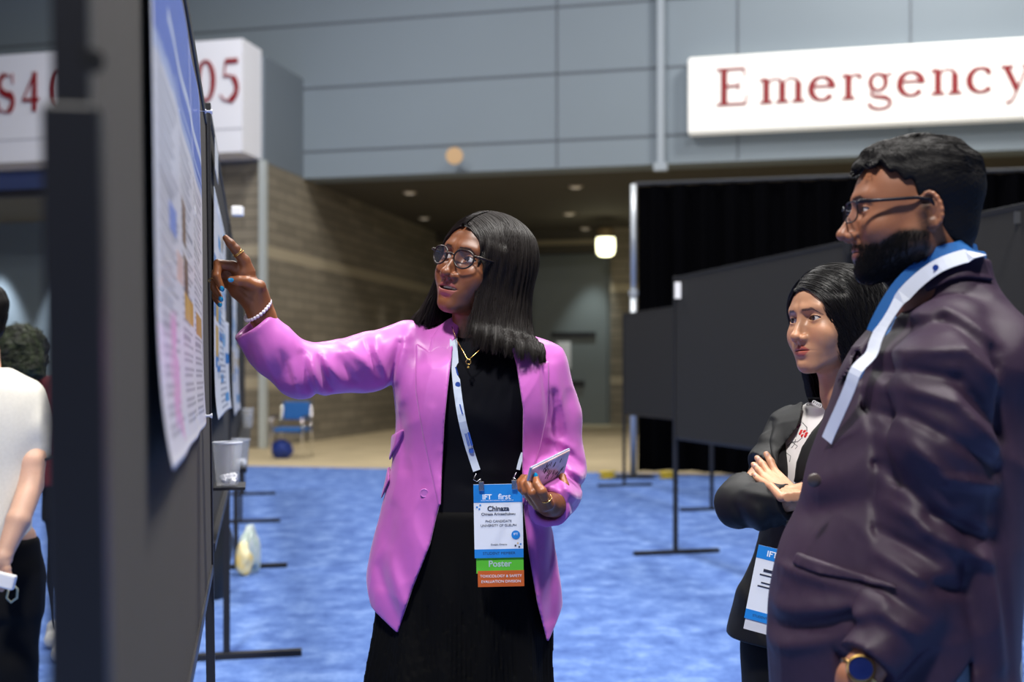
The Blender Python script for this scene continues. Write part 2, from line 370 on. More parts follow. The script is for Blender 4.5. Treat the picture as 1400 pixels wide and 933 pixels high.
# nearest board
nb,nat,nR=board(-.2586,.72,-.2244,2.28,'nearest black poster board on the left with a pinned research poster',G1,z0=.84,z1=1.99,M=M_felt2,post=.021,th=.018,feet=True,ledge=False)
nb.name='poster_board'
mb=MB(); mb.box(nat(.012,.010,.85),(.03,.034,1.3),nR); mb.build('post_sleeve',M_blackm,nb,bevel=.003)
mb=MB(); mb.tube([nat(-.004,-.004,1.525),nat(-.008,-.004,1.525)],.007,12); mb.build('bolt_hole',mat('hole_black',(.002,.002,.002),.9),nb)
M_paper=mat('poster_print',(1,1,1),.38,attr='Col',coat=.25)
def poster(name,P0,d,n,W_,Z0,Z1,paint,curl,nu=120,nv=90,label='',zt=None):
    u=np.linspace(0,1,nu); v=np.linspace(0,1,nv); U,V=np.meshgrid(u,v)
    off=.004+curl(U,V)
    zz=Z0+(Z1-Z0)*V + (zt(U,V) if zt else 0)
    X=P0.x+d.x*U*W_-n.x*off; Y=P0.y+d.y*U*W_-n.y*off
    co=np.stack([X,Y,zz],-1).reshape(-1,3); c=paint(U,V).reshape(-1,3)
    back=co.copy(); back[:,0]+=n.x*.0008; back[:,1]+=n.y*.0008
    idx=np.arange(nu*nv).reshape(nv,nu)
    a=np.stack([idx[:-1,:-1],idx[:-1,1:],idx[1:,1:],idx[1:,:-1]],-1).reshape(-1,4)
    N=nu*nv; b=a[:,::-1]+N
    ed=np.concatenate([idx[0],idx[1:,-1],idx[-1,-2::-1],idx[-2:0:-1,0]]); e2=np.roll(ed,-1)
    sd=np.stack([e2,ed,ed+N,e2+N],-1)
    me=bpy.data.meshes.new(name); me.from_pydata(np.vstack([co,back]).tolist(),[],np.vstack([a,b,sd]).tolist()); me.update()
    set_col(me,np.vstack([c,c*.0+.8]))
    return tag(link(name,me,None,M_paper,True),label,'poster')
def box_m(U,V,a,b,c,d): return (U>a)&(U<b)&(V>c)&(V<d)
rng=np.random.default_rng(5)
def paint_near(U,V):
    c=np.ones(U.shape+(3,))*np.array(srgb(226,226,236))
    # blue header band across the top
    arcv=.71-.05*np.exp(-U/.08)
    blue=(V>arcv+.02)
    c[blue]=srgb(88,116,205)
    c[blue&(V>.80)&(V<.83)&(U>.2)]=srgb(200,212,240)
    c[blue&(V>.74)&(V<.755)&(U>.3)]=srgb(160,178,228)
    c[(V>arcv-.01)&(V<arcv+.02)]=srgb(170,186,228)
    for x0 in (.05,.38,.69):
        for k in range(38):
            y=.67-k*.017
            L=rng.uniform(.18,.28)
            c[box_m(U,V,x0,x0+L,y,y+.007)]=srgb(160,162,176)
    c[box_m(U,V,.40,.50,.44,.54)]=srgb(116,84,66); c[box_m(U,V,.42,.54,.33,.42)]=srgb(106,80,68)
    c[box_m(U,V,.42,.66,.275,.335)]=srgb(208,160,66); c[box_m(U,V,.72,.94,.26,.32)]=srgb(196,150,72)
    c[box_m(U,V,.30,.40,.34,.40)]=srgb(226,196,190)
    for k in range(26):
        x,y=rng.uniform(.14,.28),rng.uniform(.05,.25); c[((U-x)**2+((V-y)*.55)**2)<.0003]=(np.array(srgb(226,170,214)))
    c[box_m(U,V,.2,.3,.42,.47)]=srgb(140,160,226)
    c[(U<.02)|(V<.015)]=srgb(240,240,246)
    return c
dv=Vector((-.2244,1,0)).normalized(); nv_=Vector((-dv.y,dv.x,0))
def yq(u,c0=-.097,sl=-.2244): return -c0/(-(u-CX)/F+sl) if 0 else (-c0)/(-( (u-CX)/F - sl)) 
Yl=1.15; Yr=2.36
P0=Vector((-.097-.2244*Yl,Yl,0)); W_=(Yr-Yl)/dv.y
poster('research_poster',P0,dv,nv_,W_,1.24,1.885,paint_near,lambda U,V:.012*np.exp(-V/.12)*(1.4-U)+.002*np.sin(U*9+V*3)**2,160,150,'glossy poster with a blue header pinned on the nearest board',zt=lambda U,V:-.05*(1-U)*V*0+.018*(U-.2)*np.exp(-V/.3)*0)
LEAN=Matrix.Translation((0,0,1.33))@Matrix.Rotation(math.radians(-.8),4,'Y')@Matrix.Translation((0,0,-1.33))
def lean(o): bpy.context.view_layer.update(); o.matrix_world=LEAN@o.matrix_world
lean(nb); lean(bpy.data.objects['research_poster'])
def pin(p,label):
    r=empty('push_pin',p); tag(r,label,'push pin','clear push pins')
    n=-nv_; q=Vector(p); M=mat('clear_plastic',(.9,.93,1),.15,alpha=.75,spec=.8)
    rot=n.to_track_quat('Z','Y').to_matrix()
    MB().lathe([(0,0),(.0045,0),(.0045,.002),(.0022,.003),(.0026,.009),(.005,.012),(.0052,.0145),(0,.0145)],q,14,rot).build('pin_head',M,r,smooth=True)
    MB().tube([q,q-n*.012],.0006,6).build('needle',mat('steel',(.7,.7,.72),.3,1),r)
for u,v,l in ((275,152,'clear push pin at the top far corner of the nearest poster'),(276,569,'clear push pin at the bottom far corner of the nearest poster')):
    Y=Yr-.02
    p=Vector((-.097-.2244*Y,Y,0))-nv_*.008; p.z=H+(HY-v)/F*Y; pin(p,l)
# boards behind it
def rowpt(Y): return -.122-.21875*Y
ys=(3.12,5.64,8.10,10.5)
labs=('second black poster board in the left row with a blue and white poster','third black poster board in the left row, partly hidden','fourth poster board in the left row','farthest poster board in the left row')
bds=[]
for i,Y in enumerate(ys):
    b,at_,R_=board(rowpt(Y),Y,-.21875,2.40,labs[i],G1,ledge=(.012,.075,.075,.075)[i],legs=(False,True)); bds.append((b,at_,R_))
dr=Vector((-.21875,1,0)).normalized(); nr=Vector((-dr.y,dr.x,0))
def paint_blue(seed,frac):
    def f(U,V):
        g=np.random.default_rng(seed); c=np.ones(U.shape+(3,))*np.array(srgb(226,232,244))
        c[V>.93]=srgb(210,222,244)
        for k in range(26):
            x,y=g.uniform(0,.95),g.uniform(.02,.9); w_,h_=g.uniform(.05,.3),g.uniform(.02,.1)
            col=[srgb(30,126,204),srgb(60,150,216),srgb(196,166,92),srgb(196,206,222),srgb(120,176,222)][g.integers(0,5)]
            c[box_m(U,V,x,x+w_,y,y+h_)]=col
        c[box_m(U,V,.0,.12,.45,.72)]=srgb(40,130,205); c[box_m(U,V,.1,.3,.28,.42)]=srgb(205,170,96)
        for k in range(30):
            y=.03+k*.03; c[box_m(U,V,.4,.4+g.uniform(.2,.5),y,y+.008)]=srgb(120,136,168)
        return c
    return f
for i,(ya,wd,z0,z1,lab) in enumerate(((3.30,1.25,1.2,1.86,'blue and white poster on the second board beyond the pointing hand'),(5.9,1.2,1.12,1.9,'pale poster on the third board of the left row'))):
    p=Vector((rowpt(ya),ya,0)); q=poster('research_poster',p,dr,nr,wd,z0,z1,paint_blue(3+i,0),lambda U,V:.012*np.exp(-V/.1)+.012*np.exp(-(1-U)/.15)*(V<.5),120,100,lab); tag(q,group='research posters')
p=Vector((rowpt(3.25),3.25,0)); q=poster('notice_card',p,dr,nr,.28,1.90,1.99,lambda U,V:np.ones(U.shape+(3,))*np.array(srgb(225,228,232)),lambda U,V:0*U+.004,12,12,'small white card pinned at the top of the second board'); q['category']='card'
# white box clamped on top corner of third board
q=P(325,289,5.5); t_=MB().box(q,(.05,.05,.045)); tag(t_.build('clip_box',M_white,bevel=.006),'small white plastic box fixed to the edge of the second board','box')
# cups
def cup(p,h,r0,r1,label,ice=True):
    p=Vector(p); r=empty('plastic_cup',p); tag(r,label,'cup','clear plastic cups on the board ledges')
    M=mat('cup_plastic',(.93,.96,1),.08,alpha=.26,spec=.7); k=h/.12
    pr=[(0,.002),(r0*.98,.001),(r0,.006)]+[(r0+(r1-r0)*t+(.0008*k if i%2 else 0),h*t) for i,t in enumerate(np.linspace(.08,.93,9))]+[(r1*.985,h*.94),(r1*1.0,h*.985)]
    MB().lathe(pr,p,40).build('cup_wall',M,r,smooth=True)
    pts=[p+Vector((math.cos(a)*r1*1.01,math.sin(a)*r1*1.01,h*.99)) for a in np.linspace(0,2*PI,41)]
    MB().tube(pts,.0022*k,8,False).build('cup_rim',mat('cup_rim',(.85,.88,.95),.2,alpha=.6,spec=.6),r,smooth=True)
    rg=random.Random(3)
    if ice:
        for i in range(16):
            a=rg.uniform(0,6.28); rr=rg.uniform(0,r0*.72); mb=MB()
            mb.box(p+Vector((rr*math.cos(a),rr*math.sin(a),.012*k+rg.uniform(0,.016)*k)),(.013*k,)*3,Matrix.Rotation(rg.uniform(0,3),3,'X')@Matrix.Rotation(rg.uniform(0,3),3,'Y'))
            mb.build('ice_cube',mat('ice',(.95,.97,1),.2,alpha=.85,spec=.9),r,bevel=.002*k)
Yc=3.30; lp=P(311,665,Yc)
lg=MB(); lg.box((rowpt(Yc+.05)+.047,Yc+.05,lp.z-.005),(.088,.17,.008),dirrot((-.21875,1)).to_4x4().to_3x3()@Matrix.Rotation(-PI/2,3,'Z'))
tag(lg.build('cup_shelf',M_blackm,bds[0][0]),None)
cup((lp.x,Yc,lp.z+.0005),.124,.030,.0410,'clear plastic cup with ice, nearest on the board ledge, in focus')
q=P(330,643,5.75); cup((rowpt(5.75)+.046,5.75,.8755),.135,.03,.044,'clear plastic cup with ice right behind the nearest cup',True)
cup((rowpt(10.0)+.052,10.0,.8755),.16,.035,.05,'distant blurred plastic cup on a far board ledge',False)
# bags on the floor by the boards
def blob(name,mat_,label,cat,p,r,seed,amp=.15,parent=None):
    bm=bmesh.new(); bmesh.ops.create_icosphere(bm,subdivisions=5,radius=1); g=np.random.default_rng(seed)
    K=g.normal(size=(14,3))*3.0; ph=g.uniform(0,6.28,14)
    for v in bm.verts:
        c=np.array(v.co); d=sum(math.sin(float(K[i]@c)+ph[i])/(1+i*.25) for i in range(14))*amp*.35
        cc=c*(1+d); cc[2]=max(cc[2],-.85); v.co=Vector((cc[0]*r[0],cc[1]*r[1],(cc[2]+.85)*r[2]))+Vector(p)
    me=bpy.data.meshes.new(name); bm.to_mesh(me); bm.free()
    o=link(name,me,parent,mat_,True)
    if label: tag(o,label,cat)
    return o
pb=P(343,772,7.8); r=empty('carrier_bag',(pb.x,7.8,0.005)); tag(r,'crumpled clear carrier bag with yellow print by the left boards','bag')
blob('bag_body',mat('bag_white',srgb(216,222,220),.3,noise=.4,nscale=14,col2=srgb(180,200,190)),None,None,(pb.x-.01,7.8,0.005),(.07,.10,.165),3,.2,r)
blob('bag_print',mat('bag_yellow',srgb(232,190,50),.4,noise=.5,nscale=9,col2=srgb(240,232,190)),None,None,(pb.x-.03,7.73,0.005),(.055,.08,.13),9,.15,r)
blob('dark_bag',mat('bag_black',srgb(26,28,28),.5),'dark green-black bag slumped on the carpet behind the board legs','bag',(P(303,790,7.3).x,7.0,0.005),(.14,.25,.33),5)
# ---------------------------------------------------------------- right boards
b1,_,_=board(1.216,8.65,.254,-2.40,'long empty black board in the right row behind the woman in black',G2,legs=(False,True)) if False else board(1.216+.254*2.37,8.65-2.37*1.0,-.254,2.445,'long empty black board behind the woman with crossed arms',G2,legs=(False,True))
board(1.216+.254*4.80,8.65-4.8,-.254,2.445,'nearer empty black board behind the man in the plum blazer',G2,legs=(False,True))
q,_,_=board(1.33+.254*2.5,13.9-2.5,-.254,2.55,'farther small-looking empty black board beside the black drape',G2,legs=(True,True))
q=P(929,397,8.5); mb=MB(); mb.box((q.x+.005,8.52,q.z),(.075,.004,.12),None); 
tag(mb.build('paper_tag',M_white,bevel=.0015),'small white paper tag at the top corner of the long black board','tag')
tag(MB().box((1.216+.254*3.72-.014,8.65-3.72,1.99),(.006,.07,.05),dirrot((-.254,1))).build('rail_bracket',mat('bracket_grey',srgb(120,122,126),.4,.8)),'small grey bracket on the top rail behind the man')
bpy.data.objects['rail_bracket']['category']='bracket'
# drape and its pole
M_drape=mat('black_drape',srgb(6,6,8),1.0,spec=.02)
def drape(xa,ya,xb,yb,z0,z1,label):
    n=420; vs=[];fs=[]; A=Vector((xa,ya,0)); Bv=Vector((xb,yb,0)); d=(Bv-A).normalized(); nn=Vector((-d.y,d.x,0)); L=(Bv-A).length
    rows=8
    for th in (0,.012):
        for j in range(rows+1):
            z=z0+(z1-z0)*j/rows
            for i in range(n+1):
                s=L*i/n; am=.05+.03*(1-j/rows)
                w_=am*math.sin(s*2*PI/.34+1.2*math.sin(s*1.7))+.02*math.sin(s*2*PI/.13+j*.12)
                vs.append(A+d*s+nn*(w_+th)+Vector((0,0,z+(.02*math.sin(s*3.1) if j==0 else 0))))
    N=(n+1)*(rows+1)
    for j in range(rows):
        for i in range(n):
            a=j*(n+1)+i; fs.append((a,a+1,a+n+2,a+n+1)); fs.append((N+a+n+1,N+a+n+2,N+a+1,N+a))
    return tag(link('pipe_drape',mesh_from('drape',vs,fs),None,M_drape,True),label,'drape')
q=P(872,655,15.3)
drape(q.x,15.3,q.x+11,15.3-11/4.3,.06,3.79,'long black pleated drape hanging behind the right boards')
cr=MB().tube([(q.x-.05,15.3,3.82),(q.x+11,15.3-11/4.3,3.82)],.022,10)
ob=cr.build('drape_rail',mat('dark_rail',srgb(60,62,66),.4)); tag(ob,'horizontal rail carrying the black drape','rail')
pp=P(866,650,15.1); r=empty('drape_pole',(pp.x,15.1,0)); tag(r,'pale upright aluminium pole at the end of the drape','pole')
M_al=mat('aluminium',srgb(196,202,208),.35,.4)
MB().tube([(pp.x,15.1,.012),(pp.x,15.1,2.4)],.042,14).build('lower_tube',M_al,r,smooth=True)
MB().tube([(pp.x,15.1,2.36),(pp.x,15.1,3.78)],.036,14).build('upper_tube',M_al,r,smooth=True)
MB().lathe([(.03,0),(.06,.01),(.06,.07),(.03,.08)],(pp.x,15.1,2.34),14).build('collar',M_al,r)
MB().box((pp.x,15.1,.012),(.5,.5,.014)).build('base_plate',M_blackm,r)
for dx,dy,l in ((-.36,.05,'yellow cable end on the carpet left of the pole base'),(.40,.05,'yellow cable end on the carpet right of the pole base')):
    g=random.Random(int(dx*100)); pts=[]
    for k in range(70):
        a=k*.55; rr=.03+.05*abs(math.sin(k*.21)); pts.append((pp.x+dx+rr*math.cos(a)*1.3,14.75+dy+rr*math.sin(a),.02+.0012*k))
    tag(MB().tube(pts,.011,6).build('coiled_cable',mat('yellow_cable',srgb(205,178,40),.5),smooth=True),l,'cable','coiled yellow cables')
# blue chair with arms
cq=P(394,630,18.4)
def chair(cx,cy,rz,s=1.0):
    r=empty('blue_chair',(cx,cy,0.0)); tag(r,'blue cushioned chair with chrome arms against the block wall','chair')
    R=Matrix.Rotation(rz,3,'Z'); c=Vector((cx,cy,0)); T=lambda x,y,z:c+R@Vector((x,y,z))*s
    M_b=mat('chair_blue',srgb(24,92,160),.7); M_c=mat('chrome',(.85,.85,.87),.12,1)
    MB().box(T(0,.02,.46),(.46*s,.46*s,.07*s),R).build('seat',M_b,r,bevel=.02)
    MB().box(T(-.0,.26,.76),(.44*s,.05*s,.30*s),R@Matrix.Rotation(-.12,3,'X')).build('backrest',M_b,r,bevel=.02)
    for sx in(-1,1):
        MB().tube([T(sx*.26,-.22,.01),T(sx*.26,-.22,.64),T(sx*.26,-.18,.66),T(sx*.26,.24,.66)],.013,8).build('arm_frame',M_c,r,smooth=True)
        MB().tube([T(sx*.26,.30,.01),T(sx*.26,.22,.45),T(sx*.24,.30,.95)],.013,8).build('rear_leg',M_c,r,smooth=True)
        MB().box(T(sx*.26,0,.675),(.05*s,.26*s,.03*s),R).build('armrest',M_blackm,r,bevel=.008)
    MB().tube([T(-.26,-.22,.38),T(.26,-.22,.38)],.011,8).build('crossbar',M_c,r)
chair(cq.x+.02,18.55,-.15,.98)
sb=blob('blue_bag',mat('bag_blue',srgb(20,48,128),.6),'dark blue bag on the floor under the blue chair','bag',(cq.x-.12,18.5,0.005),(.17,.13,.16),8,.1)
# ---------------------------------------------------------------- smooth solid modelling: implicit shapes turned into meshes
def V3(*a): return np.array(a,np.float32)
def ell(p,c,r,R=None):
    q=p-np.asarray(c,np.float32)
    if R is not None: q=q@np.asarray(R,np.float32)
    r=np.asarray(r,np.float32); a=np.sqrt(((q/r)**2).sum(1)); b=np.sqrt(((q/(r*r))**2).sum(1))
    return a*(a-1)/np.maximum(b,1e-6)
def cone(p,a,b,ra,rb=None):
    if rb is None: rb=ra
    a=np.asarray(a,np.float32); b=np.asarray(b,np.float32); ab=b-a; q=p-a
    t=np.clip((q@ab)/max(float(ab@ab),1e-9),0,1)
    return np.sqrt(((q-t[:,None]*ab)**2).sum(1))-(ra+(rb-ra)*t)
def smin(a,b,k):
    if k<=0: return np.minimum(a,b)
    h=np.maximum(k-np.abs(a-b),0)/k; return np.minimum(a,b)-h*h*k*.25
def smax(a,b,k): return -smin(-a,-b,k)
def chain(p,pts,rs,k=.01):
    d=None
    for i in range(len(pts)-1):
        e=cone(p,pts[i],pts[i+1],rs[i],rs[i+1]); d=e if d is None else smin(d,e,k)
    return d
def boxd(p,c,h,r=0,R=None):
    q=p-np.asarray(c,np.float32)
    if R is not None: q=q@np.asarray(R,np.float32)
    q=np.abs(q)-(np.asarray(h,np.float32)-r)
    return np.sqrt((np.maximum(q,0)**2).sum(1))+np.minimum(q.max(1),0)-r
def poly2(x,y,pts):      # signed distance to a closed 2D outline
    pts=np.asarray(pts,np.float32); n=len(pts); d=np.full(len(x),1e9,np.float32); s=np.ones(len(x),np.float32)
    for i in range(n):
        ax,ay=pts[i]; bx,by=pts[i-1]; ex,ey=bx-ax,by-ay; wx,wy=x-ax,y-ay
        t=np.clip((wx*ex+wy*ey)/(ex*ex+ey*ey+1e-12),0,1); d=np.minimum(d,(wx-ex*t)**2+(wy-ey*t)**2)
        c1=y>=ay; c2=y<by; c3=ex*wy>ey*wx
        s=np.where((c1&c2&c3)|(~c1&~c2&~c3),-s,s)
    return s*np.sqrt(d)
def loft(p,tab,R=None,o=(0,0,0)):
    """upright solid of elliptical sections: rows (z,cx,cy,a,b) in a frame turned by R about o"""
    q=p-np.asarray(o,np.float32)
    if R is not None: q=q@np.asarray(R,np.float32)
    t=np.asarray(sorted(tab),np.float32); z=q[:,2]
    # smooth interpolation of rows
    f=lambda k: np.interp(z,ZI,_cub(t[:,0],t[:,k],ZI))
    ZI=np.linspace(t[0,0],t[-1,0],120)
    cx,cy,a,b=f(1),f(2),f(3),f(4)
    x,y=q[:,0]-cx,q[:,1]-cy
    k0=np.sqrt((x/a)**2+(y/b)**2); k1=np.sqrt((x/a**2)**2+(y/b**2)**2)
    d=k0*(k0-1)/np.maximum(k1,1e-6); d=np.where(k0<.05,-np.minimum(a,b),d)
    e=np.maximum(t[0,0]-z,z-t[-1,0])
    return smax(d,e,.02)
def _cub(x,y,xi):
    n=len(x); m=np.zeros(n)
    for i in range(n):
        a=max(i-1,0); b=min(i+1,n-1); m[i]=(y[b]-y[a])/(x[b]-x[a])
    k=np.clip(np.searchsorted(x,xi)-1,0,n-2); h=x[k+1]-x[k]; t=(xi-x[k])/h
    return (2*t**3-3*t**2+1)*y[k]+(t**3-2*t**2+t)*h*m[k]+(-2*t**3+3*t**2)*y[k+1]+(t**3-t**2)*h*m[k+1]
def surface(f,lo,hi,h,name='m',cs=4,smooth=1):
    """mesh of f(points)=0 inside the box lo..hi with cell size h (surface nets, evaluated only near the surface)"""
    lo=np.asarray(lo,np.float32); hi=np.asarray(hi,np.float32)
    nc=np.ceil((hi-lo)/(h*cs)).astype(int)+1; n=nc*cs
    cx=[lo[i]+(np.arange(nc[i])+.5)*h*cs-h*.5 for i in range(3)]
    G=np.stack(np.meshgrid(*cx,indexing='ij'),-1).reshape(-1,3).astype(np.float32)
    dc=np.concatenate([f(G[i:i+400000]) for i in range(0,len(G),400000)]).reshape(nc)
    act=np.abs(dc)<h*cs*3.4
    D=np.repeat(np.repeat(np.repeat(np.where(dc>0,1.,-1.).astype(np.float32),cs,0),cs,1),cs,2)
    bi=np.argwhere(act)
    if len(bi)==0: raise ValueError(name)
    off=np.stack(np.meshgrid(*(np.arange(cs),)*3,indexing='ij'),-1).reshape(-1,3)
    for k in range(0,len(bi),6000):
        ii=(bi[k:k+6000,None,:]*cs+off[None]).reshape(-1,3); D[ii[:,0],ii[:,1],ii[:,2]]=f((lo+ii*h).astype(np.float32))
    D[0],D[-1]=np.maximum(D[0],h),np.maximum(D[-1],h); D[:,0]=np.maximum(D[:,0],h); D[:,-1]=np.maximum(D[:,-1],h); D[:,:,0]=np.maximum(D[:,:,0],h); D[:,:,-1]=np.maximum(D[:,:,-1],h)
    Sg=D<0
    c=[Sg[i:n[0]-1+i,j:n[1]-1+j,k:n[2]-1+k] for i in(0,1) for j in(0,1) for k in(0,1)]
    cnt=sum(x.astype(np.int8) for x in c); cell=(cnt>0)&(cnt<8)
    ci=np.argwhere(cell); idx=-np.ones(cell.shape,np.int64); idx[cell]=np.arange(len(ci))
    acc=np.zeros((len(ci),3)); num=np.zeros(len(ci))
    cor=[(i,j,k) for i in(0,1) for j in(0,1) for k in(0,1)]
    val={q:D[ci[:,0]+q[0],ci[:,1]+q[1],ci[:,2]+q[2]] for q in cor}
    for q in cor:
        for ax in range(3):
            if q[ax]==0:
                r=list(q); r[ax]=1; a=val[q]; b=val[tuple(r)]; m=(a<0)!=(b<0)
                t=np.where(m,a/np.where(m,a-b,1),0)
                pos=np.zeros((len(ci),3)); pos[:]=q; pos[:,ax]=t
                acc+=pos*m[:,None]; num+=m
    V=lo+(ci+acc/num[:,None])*h
    faces=[]
    for ax in range(3):
        a1,a2=[(1,2),(2,0),(0,1)][ax]
        s0=[slice(1,-1)]*3; s0[ax]=slice(0,-1); s1=list(s0); s1[ax]=slice(1,None)
        A=Sg[tuple(s0)]; Bq=Sg[tuple(s1)]
        e=np.argwhere(A!=Bq); e[:,[a1,a2]]+=1
        fl=Sg[e[:,0],e[:,1],e[:,2]]
        def cid(d1,d2):
            g=e.copy(); g[:,a1]-=d1; g[:,a2]-=d2; return idx[g[:,0],g[:,1],g[:,2]]
        q=np.stack([cid(1,1),cid(0,1),cid(0,0),cid(1,0)],1)
        q[~fl]=q[~fl][:,::-1]; faces.append(q)
    Fc=np.vstack(faces); Fc=Fc[(Fc>=0).all(1)]
    for _ in range(smooth):      # light umbrella smoothing
        sm=np.zeros_like(V); ct=np.zeros(len(V))
        for k in range(4):
            a,b=Fc[:,k],Fc[:,(k+1)%4]
            for x,y in((a,b),(b,a)):
                for d in range(3): sm[:,d]+=np.bincount(x,V[y,d],len(V))
                ct+=np.bincount(x,minlength=len(V))
        V=V*.5+.5*sm/np.maximum(ct,1)[:,None]
    return V,Fc
def npmesh(name,V,Fc):
    me=bpy.data.meshes.new(name); k=Fc.shape[1]
    me.vertices.add(len(V)); me.vertices.foreach_set('co',np.asarray(V,np.float32).ravel())
    me.loops.add(Fc.size); me.loops.foreach_set('vertex_index',Fc.astype(np.int32).ravel())
    me.polygons.add(len(Fc)); me.polygons.foreach_set('loop_start',np.arange(0,Fc.size,k,dtype=np.int32)); me.polygons.foreach_set('loop_total',np.full(len(Fc),k,np.int32))
    me.update(calc_edges=True); me.validate(); return me
def biggest(V,Fc):      # drop stray crumbs, keep the main connected piece
    lab=np.arange(len(V)); 
    for _ in range(400):
        m=lab[Fc].min(1); new=lab.copy(); np.minimum.at(new,Fc.ravel(),np.repeat(m,Fc.shape[1])); new=new[new]
        if (new==lab).all(): break
        lab=new
    u,c=np.unique(lab,return_counts=True); k=lab==u[c.argmax()]; mp=np.cumsum(k)-1
    return V[k],mp[Fc[k[Fc].all(1)]]
CLOTH={'blazer','lapel','collar','pocket_flap','breast_pocket','shirt','top','trousers','blouse'}
def solid(name,f,lo,hi,h,mat_,parent=None,col=None,M=None,smooth=1,parts=None):
    """build f as one mesh object; col(V)->rgb; M = 4x4 placing local points; parts = more (f,lo,hi,h,col,M) joined in"""
    Vs=[];Fs=[];Cs=[];n=0
    if name in CLOTH: smooth=3
    for (ff,l,u,hh,cc,MM) in [(f,lo,hi,h,col,M)]+list(parts or []):
        V,Fc=surface(ff,l,u,hh,name,smooth=smooth)
        if name in CLOTH: V,Fc=biggest(V,Fc)
        if cc is not None: Cs.append(cc(V) if callable(cc) else np.tile(np.asarray(cc,float),(len(V),1)))
        if MM is not None: V=V@np.array(MM)[:3,:3].T+np.array(MM)[:3,3]
        Vs.append(V); Fs.append(Fc+n); n+=len(V)
    me=npmesh(name,np.vstack(Vs),np.vstack(Fs))
    if Cs: set_col(me,np.vstack(Cs))
    return link(name,me,parent,mat_,True)
def loftc(p,rows,R):
    """loft whose row centres are world points: rows (world centre, lateral half width, depth half width)"""
    R=np.asarray(R,np.float32); return loft(p,[(float(c[2]),float((c@R)[0]),float((c@R)[1]),a,b) for c,a,b in rows],R)
def haircap(p,d,th=.0045,crown=.072):    # keep the hair thin over the forehead
    hd=smin(ell(p,(0,.016,.034),(.073,.094,crown)),ell(p,(0,-.034,.02),(.060,.056,.062)),.03)
    lim=np.interp(p[:,1],[-.075,-.035,-.01],[th,th+.004,.10])+np.clip(.045-p[:,2],0,.1)*2; return smax(d,hd-lim,.004)
def gs(x,w_): return np.exp(-(x/w_)**2)
def blend(c,m,col): m=np.clip(m,0,1)[:,None]; return c*(1-m)+np.asarray(col)*m
def sstep(a,b,x): t=np.clip((x-a)/(b-a),0,1); return t*t*(3-2*t)
def vnoise(p,s,seed=0):     # cheap smooth pseudo noise, sum of waves
    g=np.random.default_rng(seed); d=0
    for i in range(9):
        k=g.normal(size=3)*s; d=d+np.sin(p@k.astype(np.float32)+g.uniform(0,6.28))
    return d/9*1.6
def wr(p,s,seed=0,sharp=4): return (1-np.minimum(np.abs(vnoise(p,s,seed))*1.6,1))**sharp
